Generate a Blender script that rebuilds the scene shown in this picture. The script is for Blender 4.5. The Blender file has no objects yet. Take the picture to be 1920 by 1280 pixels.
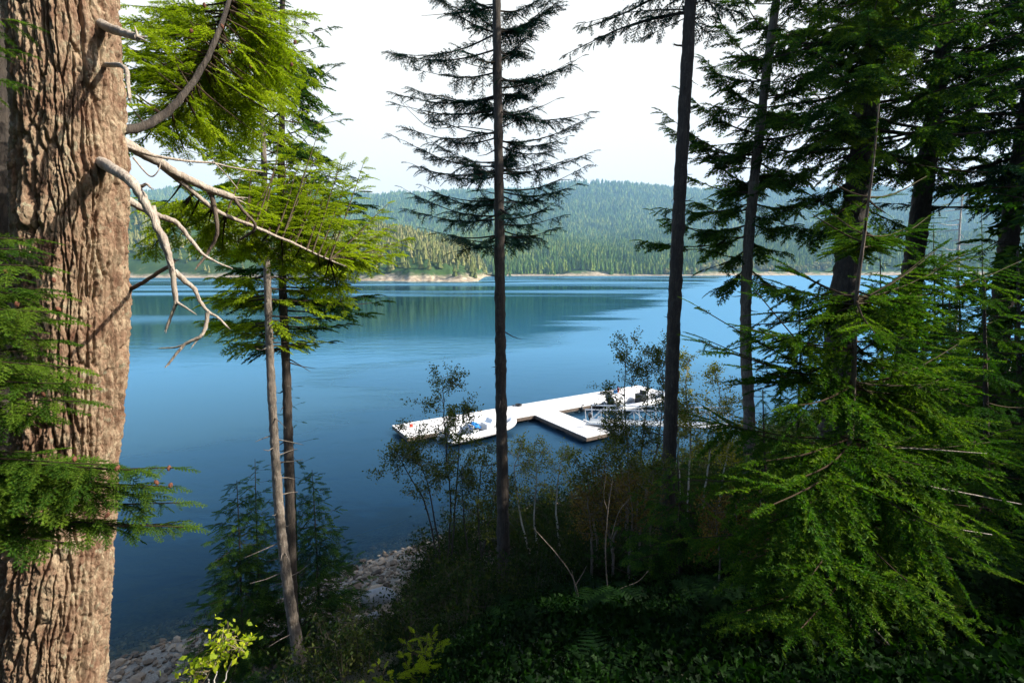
import bpy, math, random
import numpy as np
from mathutils import Vector
R = math.radians
rng = np.random.default_rng(7)
sc = bpy.context.scene
col = sc.collection
# ------------------------------------------------------------------ camera, sky, sun, exposure
H = 10.5            # eye height above the water (m)
F = 950.0           # focal length in pixels of the 1920 px wide photograph
PITCH = R(7.97)
cd = bpy.data.cameras.new("camera"); cam = bpy.data.objects.new("camera", cd); col.objects.link(cam)
cd.sensor_width = 36; cd.lens = 36 * F / 1920; cd.clip_start = 0.05; cd.clip_end = 20000
cam.location = (0, 0, H); cam.rotation_euler = (R(90) - PITCH, 0, 0)
sc.camera = cam
SUN_AZ, SUN_EL = 97.0, 37.0      # compass from +Y (view direction) towards +X (right)
w = bpy.data.worlds.new("World"); sc.world = w; w.use_nodes = True
nt = w.node_tree; nt.nodes.clear()
sky = nt.nodes.new('ShaderNodeTexSky'); sky.sky_type = 'NISHITA'; sky.sun_disc = False
sky.sun_elevation = R(SUN_EL); sky.sun_rotation = R(SUN_AZ); sky.air_density = 1.0; sky.dust_density = 2.6; sky.ozone_density = 2.0
bg = nt.nodes.new('ShaderNodeBackground'); bg.inputs[1].default_value = 0.15
wo = nt.nodes.new('ShaderNodeOutputWorld')
# thin bright cloud veil low in the sky across the bay, blue sky overhead and behind
tcw = nt.nodes.new('ShaderNodeTexCoord'); sxw = nt.nodes.new('ShaderNodeSeparateXYZ'); nt.links.new(tcw.outputs['Generated'], sxw.inputs[0])
def wm(op, a, b, clamp=False):
    n = nt.nodes.new('ShaderNodeMath'); n.operation = op; n.use_clamp = clamp
    for k, v in enumerate((a, b)):
        if isinstance(v, (int, float)): n.inputs[k].default_value = v
        else: nt.links.new(v, n.inputs[k])
    return n.outputs[0]
nzw = nt.nodes.new('ShaderNodeTexNoise'); nzw.inputs['Scale'].default_value = 2.2; nzw.inputs['Detail'].default_value = 5
mpw = nt.nodes.new('ShaderNodeMapping'); mpw.inputs['Scale'].default_value = (1, 1, 3.5); nt.links.new(tcw.outputs['Generated'], mpw.inputs[0]); nt.links.new(mpw.outputs[0], nzw.inputs[0])
low = wm('MULTIPLY', wm('SUBTRACT', .70, sxw.outputs['Z']), 3.4, True)
frt = wm('MULTIPLY', wm('ADD', sxw.outputs['Y'], .0), 1.8, True)
veil = wm('MULTIPLY', wm('MULTIPLY', low, frt), wm('ADD', wm('MULTIPLY', nzw.outputs['Fac'], .35), .84), True)
vm = nt.nodes.new('ShaderNodeMix'); vm.data_type = 'RGBA'
nt.links.new(veil, vm.inputs['Factor']); nt.links.new(sky.outputs[0], vm.inputs['A']); vm.inputs['B'].default_value = (3.7, 3.55, 3.2, 1)
nt.links.new(vm.outputs['Result'], bg.inputs[0]); nt.links.new(bg.outputs[0], wo.inputs[0])
sl = bpy.data.lights.new("sun", 'SUN'); sl.energy = 5.0; sl.angle = R(0.5); sl.color = (1.0, 0.93, 0.80)
so = bpy.data.objects.new("sun", sl); col.objects.link(so)
sd = Vector((math.sin(R(SUN_AZ)) * math.cos(R(SUN_EL)), math.cos(R(SUN_AZ)) * math.cos(R(SUN_EL)), math.sin(R(SUN_EL))))
so.rotation_euler = sd.to_track_quat('Z', 'Y').to_euler()
so.location = (30, 0, 40)
sc.view_settings.view_transform = 'Standard'; sc.view_settings.look = 'None'
sc.view_settings.exposure = 1.2; sc.view_settings.gamma = 1.0
sc.cycles.max_bounces = 5; sc.cycles.diffuse_bounces = 2; sc.cycles.glossy_bounces = 2
sc.cycles.transmission_bounces = 3; sc.cycles.transparent_max_bounces = 6; sc.cycles.volume_bounces = 0
sc.cycles.caustics_reflective = False; sc.cycles.caustics_refractive = False
sc.cycles.use_denoising = True

# ------------------------------------------------------------------ helpers
CP, SP = math.cos(PITCH), math.sin(PITCH)
def P3(px, py, zc):
    """point at camera depth zc seen at photo pixel (px, py)"""
    xc = (px - 960) / F * zc; yc = -(py - 640) / F * zc
    return np.array([xc, zc * CP + yc * SP, H - zc * SP + yc * CP])
def PZ(px, py, z):
    t = (py - 640) / F
    zc = (H - z) / (t * CP + SP)
    return P3(px, py, zc)
def _h(ix, iy, iz, s):
    n = (ix.astype(np.int64) * 374761393 + iy.astype(np.int64) * 668265263 + iz.astype(np.int64) * 2147483647 + s * 974711) & 0x7fffffff
    n = ((n ^ (n >> 13)) * 1274126177) & 0x7fffffff
    n = ((n ^ (n >> 16)) * 668265263) & 0x7fffffff
    return (n ^ (n >> 15)).astype(np.float64) / 0x7fffffff
def vnoise(x, y, z=None, s=0):
    x = np.asarray(x, float); y = np.asarray(y, float)
    z = np.zeros_like(x) if z is None else np.asarray(z, float)
    fx, fy, fz = np.floor(x), np.floor(y), np.floor(z)
    ux, uy, uz = x - fx, y - fy, z - fz
    ux, uy, uz = [u * u * (3 - 2 * u) for u in (ux, uy, uz)]
    r = 0
    for a in (0, 1):
        for b in (0, 1):
            for c in (0, 1):
                r = r + (ux if a else 1 - ux) * (uy if b else 1 - uy) * (uz if c else 1 - uz) * _h(fx + a, fy + b, fz + c, s)
    return r * 2 - 1
def fbm(x, y, z=None, o=4, s=0):
    r = 0; a = 1.0; f = 1.0
    for k in range(o):
        r = r + a * vnoise(np.asarray(x) * f, np.asarray(y) * f, None if z is None else np.asarray(z) * f, s + k)
        a *= 0.5; f *= 2.03
    return r
def worley(x, y, s=0):
    fx, fy = np.floor(x), np.floor(y)
    f1 = np.full(x.shape, 9.0); f2 = np.full(x.shape, 9.0); cid = np.zeros(x.shape)
    zz = np.zeros_like(fx)
    for a in (-1, 0, 1):
        for b in (-1, 0, 1):
            cx = fx + a + _h(fx + a, fy + b, zz, s); cy = fy + b + _h(fx + a, fy + b, zz, s + 5)
            d = np.hypot(x - cx, y - cy)
            i = d < f1
            f2 = np.where(i, f1, np.minimum(f2, d)); cid = np.where(i, _h(fx + a, fy + b, zz, s + 9), cid); f1 = np.where(i, d, f1)
    return f1, f2, cid
def norm(v):
    v = np.asarray(v, float)
    return v / (np.linalg.norm(v, axis=-1, keepdims=True) + 1e-12)

class MB:
    """collects vertices and faces and links them as ONE mesh object"""
    def __init__(s): s.V = []; s.L = []; s.T = []; s.A = []; s.n = 0
    def add(s, V, Fc, a=0.0):
        V = np.asarray(V, float); Fc = np.asarray(Fc, np.int64)
        s.V.append(V); s.L.append((Fc + s.n).ravel()); s.T.append(np.full(len(Fc), Fc.shape[1], np.int32))
        s.A.append(np.broadcast_to(np.asarray(a, float), (len(Fc),)).copy()); s.n += len(V)
    def box(s, c, d, rz=0.0, a=0.0, M=None):
        v = np.array([[x, y, z] for x in (-.5, .5) for y in (-.5, .5) for z in (-.5, .5)]) * np.array(d)
        if M is not None: v = v @ np.asarray(M).T
        cs, sn = math.cos(rz), math.sin(rz)
        v = np.stack([v[:, 0] * cs - v[:, 1] * sn, v[:, 0] * sn + v[:, 1] * cs, v[:, 2]], 1) + np.array(c)
        s.add(v, [[0, 1, 3, 2], [4, 6, 7, 5], [0, 4, 5, 1], [2, 3, 7, 6], [0, 2, 6, 4], [1, 5, 7, 3]], a)
    def prism(s, poly, z0, z1, a=0.0):
        poly = np.asarray(poly, float); n = len(poly)
        v = np.concatenate([np.c_[poly[:, :2], np.full(n, z0)], np.c_[poly[:, :2], np.full(n, z1)]])
        i = np.arange(n); j = (i + 1) % n
        s.add(v, np.stack([i, j, j + n, i + n], 1), a)
        s.add(v, [list(range(n, 2 * n))], a); s.add(v, [list(range(n))[::-1]], a)
    def tube(s, P, rad, sides=8, a=0.0, cap=True, jit=0.0, seed=0):
        P = np.asarray(P, float); n = len(P); rad = np.broadcast_to(np.asarray(rad, float), (n,))
        T = norm(np.gradient(P, axis=0))
        ref = np.array([0, 0, 1.0]) if abs(T[0, 2]) < .8 else np.array([1.0, 0, 0])
        U = np.zeros_like(P); u = norm(np.cross(T[0], ref))
        for k in range(n):
            u = u - T[k] * u.dot(T[k]); u = norm(u); U[k] = u
        W = np.cross(T, U)
        th = np.linspace(0, 2 * math.pi, sides, endpoint=False)
        rr = rad[:, None] * np.ones(sides)
        if jit:
            k = np.arange(n)[:, None] * .5 + seed
            rr = rr * (1 + jit * vnoise(np.cos(th)[None] * 1.6 + k, np.sin(th)[None] * 1.6 + k * .3, k * .7, 3))
        V = P[:, None] + rr[..., None] * (np.cos(th)[None, :, None] * U[:, None] + np.sin(th)[None, :, None] * W[:, None])
        V = V.reshape(-1, 3)
        i = (np.arange(n - 1)[:, None] * sides + np.arange(sides)[None]); j = (np.arange(n - 1)[:, None] * sides + (np.arange(sides)[None] + 1) % sides)
        Q = np.stack([i, j, j + sides, i + sides], -1).reshape(-1, 4)
        s.add(V, Q, a)
        if cap:
            s.add(V[:sides], [list(range(sides))[::-1]], a); s.add(V[-sides:], [list(range(sides))], a)
    def build(s, name, mat, parent=None, smooth=False):
        me = bpy.data.meshes.new(name)
        V = np.concatenate(s.V); L = np.concatenate(s.L); T = np.concatenate(s.T); A = np.concatenate(s.A)
        me.vertices.add(len(V)); me.vertices.foreach_set('co', V.ravel().astype(np.float32))
        me.loops.add(len(L)); me.loops.foreach_set('vertex_index', L.astype(np.int32))
        me.polygons.add(len(T)); st = np.concatenate([[0], np.cumsum(T)[:-1]]).astype(np.int32)
        me.polygons.foreach_set('loop_start', st)
        at = me.attributes.new('tint', 'FLOAT', 'FACE'); at.data.foreach_set('value', A.astype(np.float32))
        me.update(calc_edges=True)
        me.polygons.foreach_set('use_smooth', np.full(len(T), bool(smooth)))
        me.materials.append(mat)
        o = bpy.data.objects.new(name, me); col.objects.link(o)
        if parent is not None: o.parent = parent
        return o
def tag(o, label=None, cat=None, group=None, kind=None):
    if label: o['label'] = label
    if cat: o['category'] = cat
    if group: o['group'] = group
    if kind: o['kind'] = kind
    return o
def empty(name, label, cat, group=None):
    o = bpy.data.objects.new(name, None); col.objects.link(o); o.empty_display_size = .3
    return tag(o, label, cat, group)
def cr(P, n=6):
    """Catmull-Rom through the points"""
    P = np.asarray(P, float)
    if len(P) < 3: return P[0] + (P[-1] - P[0]) * np.linspace(0, 1, n + 1)[:, None]
    Q = np.concatenate([[2 * P[0] - P[1]], P, [2 * P[-1] - P[-2]]]); out = []
    for k in range(1, len(Q) - 2):
        t = np.linspace(0, 1, n, endpoint=False)[:, None]
        a, b, c, d = Q[k - 1], Q[k], Q[k + 1], Q[k + 2]
        out.append(.5 * (2 * b + (c - a) * t + (2 * a - 5 * b + 4 * c - d) * t ** 2 + (3 * b - a - 3 * c + d) * t ** 3))
    out.append(P[-1:]); return np.concatenate(out)

# ------------------------------------------------------------------ materials
def new_mat(name):
    m = bpy.data.materials.new(name); m.use_nodes = True; m.node_tree.nodes.clear()
    return m, m.node_tree.nodes, m.node_tree.links
def out(N, L, sh, vol=None):
    o = N.new('ShaderNodeOutputMaterial')
    if sh is not None: L.new(sh, o.inputs[0])
    if vol is not None: L.new(vol, o.inputs[1])
def ramp(N, L, fac, stops, interp='LINEAR'):
    r = N.new('ShaderNodeValToRGB'); r.color_ramp.interpolation = interp
    e = r.color_ramp.elements
    while len(e) < len(stops): e.new(.5)
    for k, (p, c) in enumerate(stops):
        e[k].position = p; e[k].color = (*c, 1) if len(c) == 3 else c
    L.new(fac, r.inputs[0]); return r.outputs[0]
def noise(N, L, scale, detail=4, rough=.6, vec=None, dist=0.0, coord='Object', stretch=None):
    n = N.new('ShaderNodeTexNoise'); n.inputs['Scale'].default_value = scale; n.inputs['Detail'].default_value = detail
    n.inputs['Roughness'].default_value = rough; n.inputs['Distortion'].default_value = dist
    if vec is None:
        tc = N.new('ShaderNodeTexCoord'); vec = tc.outputs[coord]
    if stretch:
        mp = N.new('ShaderNodeMapping'); mp.inputs['Scale'].default_value = stretch; L.new(vec, mp.inputs[0]); vec = mp.outputs[0]
    L.new(vec, n.inputs['Vector']); return n.outputs['Fac']
def math_(N, L, op, a, b=0.0, clamp=False):
    n = N.new('ShaderNodeMath'); n.operation = op; n.use_clamp = clamp
    for k, v in enumerate((a, b)):
        if isinstance(v, (int, float)): n.inputs[k].default_value = v
        else: L.new(v, n.inputs[k])
    return n.outputs[0]
def simple(name, colr, rough=.6, metal=0.0, nscale=20, namt=.15, bump=0.0, coat=0.0):
    m, N, L = new_mat(name)
    b = N.new('ShaderNodeBsdfPrincipled'); f = noise(N, L, nscale, 5)
    c0 = tuple(x * (1 - namt) for x in colr); c1 = tuple(min(1, x * (1 + namt)) for x in colr)
    L.new(ramp(N, L, f, [(.3, c0), (.7, c1)]), b.inputs['Base Color'])
    b.inputs['Roughness'].default_value = rough; b.inputs['Metallic'].default_value = metal
    if coat: b.inputs['Coat Weight'].default_value = coat
    if bump:
        bp = N.new('ShaderNodeBump'); bp.inputs['Strength'].default_value = bump; bp.inputs['Distance'].default_value = .02
        L.new(f, bp.inputs['Height']); L.new(bp.outputs[0], b.inputs['Normal'])
    out(N, L, b.outputs[0]); return m
def foliage(name, dark, mid, light, wood=(.05, .034, .024), trans=.35, nscale=1.5):
    """leaf or needle: colour varies by leaf and by clump, part of the light passes through"""
    m, N, L = new_mat(name)
    at = N.new('ShaderNodeAttribute'); at.attribute_name = 'tint'
    nz = noise(N, L, nscale, 3)
    f = math_(N, L, 'ADD', math_(N, L, 'MULTIPLY', at.outputs['Fac'], .6), math_(N, L, 'MULTIPLY', nz, .5))
    c = ramp(N, L, f, [(.25, dark), (.55, mid), (.9, light)])
    isw = math_(N, L, 'GREATER_THAN', at.outputs['Fac'], 1.5)
    mx = N.new('ShaderNodeMix'); mx.data_type = 'RGBA'
    L.new(isw, mx.inputs['Factor']); L.new(c, mx.inputs['A']); mx.inputs['B'].default_value = (*wood, 1)
    d = N.new('ShaderNodeBsdfDiffuse'); L.new(mx.outputs['Result'], d.inputs[0])
    t = N.new('ShaderNodeBsdfTranslucent')
    hs = N.new('ShaderNodeMix'); hs.data_type = 'RGBA'; hs.blend_type = 'MULTIPLY'; hs.inputs['Factor'].default_value = 1
    L.new(mx.outputs['Result'], hs.inputs['A']); hs.inputs['B'].default_value = (1.5, 1.7, .5, 1)
    L.new(hs.outputs['Result'], t.inputs[0])
    ms = N.new('ShaderNodeMixShader'); L.new(math_(N, L, 'MULTIPLY', math_(N, L, 'SUBTRACT', 1.0, isw), trans), ms.inputs[0])
    L.new(d.outputs[0], ms.inputs[1]); L.new(t.outputs[0], ms.inputs[2])
    g = N.new('ShaderNodeBsdfGlossy'); g.inputs['Roughness'].default_value = .6; g.inputs[0].default_value = (.4, .5, .35, 1)
    m2 = N.new('ShaderNodeMixShader'); m2.inputs[0].default_value = .015
    L.new(ms.outputs[0], m2.inputs[1]); L.new(g.outputs[0], m2.inputs[2])
    out(N, L, m2.outputs[0]); return m
def bark(name, c0, c1, c2, scale=6, bump=.6, stretch=(1, 1, .18), lichen=None):
    m, N, L = new_mat(name)
    b = N.new('ShaderNodeBsdfPrincipled'); b.inputs['Roughness'].default_value = .9
    f = noise(N, L, scale * 3, 6, .65, stretch=stretch, dist=.6)
    f2 = noise(N, L, scale * .4, 3)
    ff = math_(N, L, 'ADD', math_(N, L, 'MULTIPLY', f, .7), math_(N, L, 'MULTIPLY', f2, .3))
    c = ramp(N, L, ff, [(.33, c0), (.5, c1), (.68, c2)])
    if lichen:
        l1 = noise(N, L, scale * 2.2, 5, .7)
        mx = N.new('ShaderNodeMix'); mx.data_type = 'RGBA'
        L.new(ramp(N, L, l1, [(.60, (0, 0, 0)), (.66, (.65, .65, .65))]), mx.inputs['Factor'])
        L.new(c, mx.inputs['A']); mx.inputs['B'].default_value = (*lichen, 1); c = mx.outputs['Result']
    L.new(c, b.inputs['Base Color'])
    bp = N.new('ShaderNodeBump'); bp.inputs['Strength'].default_value = bump; bp.inputs['Distance'].default_value = .03
    L.new(f, bp.inputs['Height']); L.new(bp.outputs[0], b.inputs['Normal'])
    out(N, L, b.outputs[0]); return m

M = {}
M['needle_lit'] = foliage('needle_lit_tone', (.11, .165, .006), (.22, .29, .008), (.34, .40, .015), trans=.5)  # sunlit tone put into the needle colour
M['needle_dark'] = foliage('needle_dark', (.007, .024, .008), (.016, .055, .010), (.10, .18, .014), trans=.42)  # shade lowered into the needle colour, sunlit patches into its light end
M['needle_blue'] = foliage('needle_blue', (.004, .018, .018), (.008, .032, .028), (.014, .05, .032), wood=(.02, .016, .014), trans=.25)  # blue green of shaded boughs put into the needle colour
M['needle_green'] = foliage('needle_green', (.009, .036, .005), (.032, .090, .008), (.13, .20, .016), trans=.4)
M['leaf_shrub'] = foliage('leaf_shrub', (.035, .05, .012), (.07, .085, .018), (.15, .14, .03), wood=(.22, .20, .17), trans=.4)
M['leaf_yellow'] = foliage('leaf_yellow', (.08, .10, .015), (.20, .20, .03), (.42, .32, .04), wood=(.30, .27, .23), trans=.45)
M['leaf_red'] = foliage('leaf_red', (.05, .03, .012), (.12, .07, .02), (.20, .14, .03), wood=(.12, .09, .07), trans=.4)
M['leaf_maple'] = foliage('leaf_maple', (.18, .26, .02), (.32, .38, .02), (.5, .5, .04), wood=(.2, .16, .1), trans=.5)
M['fern'] = foliage('fern_leaf', (.02, .06, .010), (.045, .12, .012), (.10, .20, .02), trans=.4)
M['cover'] = foliage('ground_cover_leaf', (.002, .008, .002), (.004, .017, .003), (.010, .032, .004), trans=.3)  # leaf colour lowered to carry the shade on the slope
M['bark_big'] = None
M['bark_dark'] = bark('bark_dark', (.014, .010, .008), (.035, .026, .020), (.075, .058, .045), 8, 1.0, lichen=(.10, .095, .075))
M['bark_gray'] = bark('bark_gray', (.05, .04, .032), (.13, .105, .085), (.26, .22, .18), 9, 1.0, lichen=(.34, .36, .30))
M['dead_wood'] = bark('dead_wood', (.17, .135, .105), (.33, .275, .225), (.52, .455, .385), 14, .7, lichen=(.34, .36, .24))
M['white_stem'] = bark('white_stem', (.25, .22, .19), (.45, .42, .38), (.6, .58, .53), 14, .3)
M['twig'] = bark('twig_bark', (.05, .035, .025), (.10, .075, .055), (.17, .13, .10), 14, .5)
M['cone'] = simple('fir_cone', (.14, .05, .025), .8, nscale=60, namt=.6)

# ------------------------------------------------------------------ terrain
PROF_D = [-400, -60, -20, -6, -2.5, 0, 2, 4, 6.3, 10, 12, 14, 16.4, 20, 40, 90, 300]
PROF_Z = [-30, -24, -11, -3.2, -.9, 0, .40, .90, 1.9, 4.0, 5.5, 7.1, 8.8, 10.0, 19, 40, 95]
def shore_d(x, y):
    """distance inland from the near waterline"""
    base = 19.7 + .67 * np.asarray(x) + 1.3 * vnoise(np.asarray(x) * .22, np.asarray(x) * 0 + 3.1, None, 4)
    return (base - np.asarray(y)) / 1.2
def gz(x, y):
    x = np.asarray(x, float); y = np.asarray(y, float)
    d = shore_d(x, y)
    z = np.interp(d, PROF_D, PROF_Z)
    k = np.clip((d + 1) / 6, 0, 1)
    return z + k * (.28 * fbm(x * .35, y * .35, None, 3, 11)) + .05 * fbm(x * 1.4, y * 1.4, None, 3, 12)
def grid_mesh(name, X, Y, Z, mat, label_kind='structure'):
    n, m_ = X.shape
    b = MB(); i = (np.arange(n - 1)[:, None] * m_ + np.arange(m_ - 1)[None])
    b.add(np.stack([X, Y, Z], -1).reshape(-1, 3), np.stack([i, i + 1, i + 1 + m_, i + m_], -1).reshape(-1, 4))
    o = b.build(name, mat, smooth=True); tag(o, kind=label_kind); return o
def ground_mat():
    m, N, L = new_mat('forest_floor')
    b = N.new('ShaderNodeBsdfPrincipled'); b.inputs['Roughness'].default_value = .95
    f = noise(N, L, 3.0, 6, .7); f2 = noise(N, L, 22.0, 4, .7)
    soil = ramp(N, L, f, [(.35, (.018, .014, .009)), (.55, (.03, .035, .012)), (.7, (.06, .045, .025))])
    stone = ramp(N, L, f2, [(.3, (.09, .08, .065)), (.6, (.25, .22, .18))])
    g = N.new('ShaderNodeNewGeometry'); sx = N.new('ShaderNodeSeparateXYZ'); L.new(g.outputs['Position'], sx.inputs[0])
    hz = math_(N, L, 'ADD', sx.outputs['Z'], math_(N, L, 'MULTIPLY', f, .9))
    mx = N.new('ShaderNodeMix'); mx.data_type = 'RGBA'
    L.new(ramp(N, L, math_(N, L, 'MULTIPLY', hz, .5), [(.55, (0, 0, 0)), (.75, (1, 1, 1))]), mx.inputs['Factor'])
    L.new(stone, mx.inputs['A']); L.new(soil, mx.inputs['B'])
    uw = N.new('ShaderNodeMix'); uw.data_type = 'RGBA'      # algae brown stones below the waterline
    L.new(ramp(N, L, math_(N, L, 'ADD', math_(N, L, 'MULTIPLY', sx.outputs['Z'], -.8), math_(N, L, 'MULTIPLY', f2, .2)), [(.10, (0, 0, 0)), (.30, (1, 1, 1))]), uw.inputs['Factor'])
    L.new(mx.outputs['Result'], uw.inputs['A']); L.new(ramp(N, L, f, [(.4, (.05, .03, .012)), (.6, (.30, .17, .06))]), uw.inputs['B'])
    L.new(uw.outputs['Result'], b.inputs['Base Color'])
    bp = N.new('ShaderNodeBump'); bp.inputs['Strength'].default_value = .6; bp.inputs['Distance'].default_value = .06
    L.new(f2, bp.inputs['Height']); L.new(bp.outputs[0], b.inputs['Normal'])
    out(N, L, b.outputs[0]); return m
def axis(lo, a, b, hi, fine, nc):
    l = a - np.geomspace(1, a - lo + 1, nc)[::-1] + 1; r = b + np.geomspace(1, hi - b + 1, nc) - 1
    return np.unique(np.concatenate([l[:-1], np.arange(a, b, fine), r]))
ax = axis(-400, -24, 34, 400, .22, 30); ay = axis(-300, -4, 46, 420, .22, 30)
X, Y = np.meshgrid(ax, ay)
grid_mesh('ground', X, Y, gz(X, Y), ground_mat())

# far land: shore distance and heights as seen across the bay
SU = [-1.6, -.80, -.60, -.50, -.42, -.30, -.20, -.10, -.066, -.05, .0, .3, .45, .6, 1.0, 1.7]
SS = [800, 760, 720, 700, 640, 520, 478, 470, 490, 900, 985, 1010, 1080, 1120, 1150, 1150]
def far_h(u, y):
    S = np.interp(u, SU, SS)
    d = y - S
    main = np.interp(y, [900, 1000, 1060, 1300, 1700, 2300, 3000, 3700, 4300, 5200], [-3, 1, 8, 44, 112, 160, 345, 580, 630, 590])
    main = main * (1 + .10 * fbm(u * 5 + 3, y / 900, None, 3, 21)) + 18 * fbm(u * 7, y / 420, None, 3, 22)
    e = np.interp(u, [-1.6, -.75, -.5, -.34, -.2, -.1, -.06, .0, .12], [.22, .20, .165, .12, .092, .058, .022, .0, -.02])
    head = np.interp(d, [-60, 0, 10, 45, 160, 300, 520, 900], [-8, 0, 6, 20, 46, 82, 95, 60]) * np.clip(e / .12, 0, 2.2) + 5 * fbm(u * 30, y / 60, None, 3, 23)
    head = np.where(d > 0, np.minimum(head, e * y * 1.05), head)
    main = np.maximum(main, np.clip(d * .10, -3, 3.0))
    land = np.where(u < -.0, np.maximum(head, np.where(y > 1000, main, -50)), main)
    return np.where(d < 0, np.maximum(d * .08, -12), np.minimum(land, .6 + d * .55) * np.clip(d / 30, .15, 1))
def hill_mat():
    m, N, L = new_mat('hill_ground')
    b = N.new('ShaderNodeBsdfDiffuse')
    g = N.new('ShaderNodeNewGeometry'); sx = N.new('ShaderNodeSeparateXYZ'); L.new(g.outputs['Position'], sx.inputs[0])
    n1 = noise(N, L, .03, 8, .75, vec=g.outputs['Position']); n2 = noise(N, L, .12, 6, .8, vec=g.outputs['Position'], stretch=(1, 1, 3))
    rock = ramp(N, L, n2, [(.34, (.08, .06, .04)), (.48, (.25, .20, .14)), (.62, (.45, .37, .27))])
    veg = ramp(N, L, n1, [(.35, (.02, .045, .02)), (.6, (.05, .085, .025)), (.75, (.20, .19, .10))])
    hz = math_(N, L, 'ADD', math_(N, L, 'MULTIPLY', sx.outputs['Z'], .05), math_(N, L, 'MULTIPLY', n1, 1.2))
    mx = N.new('ShaderNodeMix'); mx.data_type = 'RGBA'
    L.new(ramp(N, L, hz, [(.72, (0, 0, 0)), (1.0, (1, 1, 1))]), mx.inputs['Factor'])
    L.new(rock, mx.inputs['A']); L.new(veg, mx.inputs['B']); L.new(mx.outputs['Result'], b.inputs[0])
    out(N, L, b.outputs[0]); return m
us = np.unique(np.concatenate([np.linspace(-1.6, -.7, 120), np.linspace(-.7, .7, 700), np.linspace(.7, 1.7, 120)]))
ys = np.concatenate([np.linspace(430, 1200, 190), np.geomspace(1210, 5200, 130)])
U_, Y_ = np.meshgrid(us, ys)
grid_mesh('hills', U_ * Y_, Y_, far_h(U_, Y_), hill_mat())

# far forest
def cone_tpl(seed, tiers, sides):
    r_ = np.random.default_rng(seed); V = []; Fc = []
    for k in range(tiers):
        z0 = .08 + .88 * k / tiers; z1 = min(1.0, z0 + 1.25 / tiers * (1.2 if k < tiers - 1 else 1)); rr = .21 * (1 - .85 * z0)
        b0 = len(V)
        for j in range(sides):
            a = 2 * math.pi * (j + .5 * (k % 2)) / sides; q = rr * r_.uniform(.65, 1.25)
            V.append([q * math.cos(a), q * math.sin(a), z0 + r_.uniform(-.05, .05)])
        V.append([0, 0, z1])
        for j in range(sides): Fc.append([b0 + j, b0 + (j + 1) % sides, b0 + sides])
    return np.array(V), np.array(Fc)
def blob_tpl(seed):
    r_ = np.random.default_rng(seed)
    n = 46; d = norm(r_.normal(size=(n, 3))); d = d * r_.uniform(.7, 1.0, (n, 1)); c = d * [.32, .32, .38] + [0, 0, .55]
    V = []; Fc = []
    for p, q in zip(c, d):
        a = norm(np.cross(q, r_.normal(size=3))); b_ = norm(np.cross(q, a)); s = .13
        k = len(V); V += [p + a * s, p + b_ * s, p - a * s, p - b_ * s]; Fc += [[k, k + 1, k + 2], [k, k + 2, k + 3]]
    return np.array(V), np.array(Fc)
def scatter_far(name, u, y, h, tpls, mat, wide=1.0, seed=0, label=None):
    r_ = np.random.default_rng(seed); z = far_h(u, y); b = MB(); pick = r_.integers(0, len(tpls), len(u))
    tint = r_.uniform(0, 1, len(u))
    for k, (V, Fc) in enumerate(tpls):
        i = np.where(pick == k)[0]
        if not len(i): continue
        a = r_.uniform(0, 6.28, len(i)); ca, sa = np.cos(a)[:, None], np.sin(a)[:, None]; hh = h[i][:, None]; wd = (wide * r_.uniform(.7, 1.35, len(i)))[:, None] * hh
        vx = (V[:, 0] * ca - V[:, 1] * sa) * wd + (u[i] * y[i])[:, None]; vy = (V[:, 0] * sa + V[:, 1] * ca) * wd + y[i][:, None]
        vz = V[:, 2] * hh + z[i][:, None] - .6
        VV = np.stack([vx, vy, vz], -1).reshape(-1, 3)
        FF = (Fc[None] + (np.arange(len(i)) * len(V))[:, None, None]).reshape(-1, 3)
        b.add(VV, FF, np.repeat(tint[i], len(Fc)))
    o = b.build(name, mat); tag(o, label, kind='stuff'); return o
def far_leaf_mat(name, stops, sc_):
    m, N, L = new_mat(name)
    at = N.new('ShaderNodeAttribute'); at.attribute_name = 'tint'
    g = N.new('ShaderNodeNewGeometry'); n1 = noise(N, L, sc_, 5, .6, vec=g.outputs['Position'])
    f = math_(N, L, 'ADD', math_(N, L, 'MULTIPLY', at.outputs['Fac'], .4), math_(N, L, 'MULTIPLY', n1, .6))
    d = N.new('ShaderNodeBsdfDiffuse'); L.new(ramp(N, L, f, stops), d.inputs[0])
    t = N.new('ShaderNodeBsdfTranslucent'); L.new(ramp(N, L, f, stops), t.inputs[0])
    ms = N.new('ShaderNodeMixShader'); ms.inputs[0].default_value = .25
    L.new(d.outputs[0], ms.inputs[1]); L.new(t.outputs[0], ms.inputs[2]); out(N, L, ms.outputs[0]); return m
M['far'] = far_leaf_mat('far_conifer', [(.25, (.03, .08, .02)), (.5, (.085, .155, .03)), (.75, (.21, .25, .05))], .004)
M['far_dry'] = far_leaf_mat('far_dry_conifer', [(.25, (.07, .09, .03)), (.5, (.16, .18, .055)), (.75, (.30, .27, .11))], .01)
tp3 = [cone_tpl(s, 3, 5) for s in range(4)]; tp2 = [cone_tpl(s + 9, 2, 4) for s in range(4)]; tb = [blob_tpl(s) for s in range(3)]
n = 26000; u = rng.uniform(-.85, 1.25, n); y = rng.uniform(900, 2000, n); S = np.interp(u, SU, SS)
k = (y > S + 22 + 8 * vnoise(u * 60, u * 0)) & ((u > -.04) | (y > 1150)); u, y = u[k], y[k]
scatter_far('shore_forest', u, y, rng.uniform(14, 27, len(u)), tp3, M['far'], seed=1, label='green conifer forest along the far shore')
n = 48000; u = rng.uniform(-.95, 1.3, n); y = 1950 * (4900 / 1950) ** rng.uniform(0, 1, n)
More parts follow.
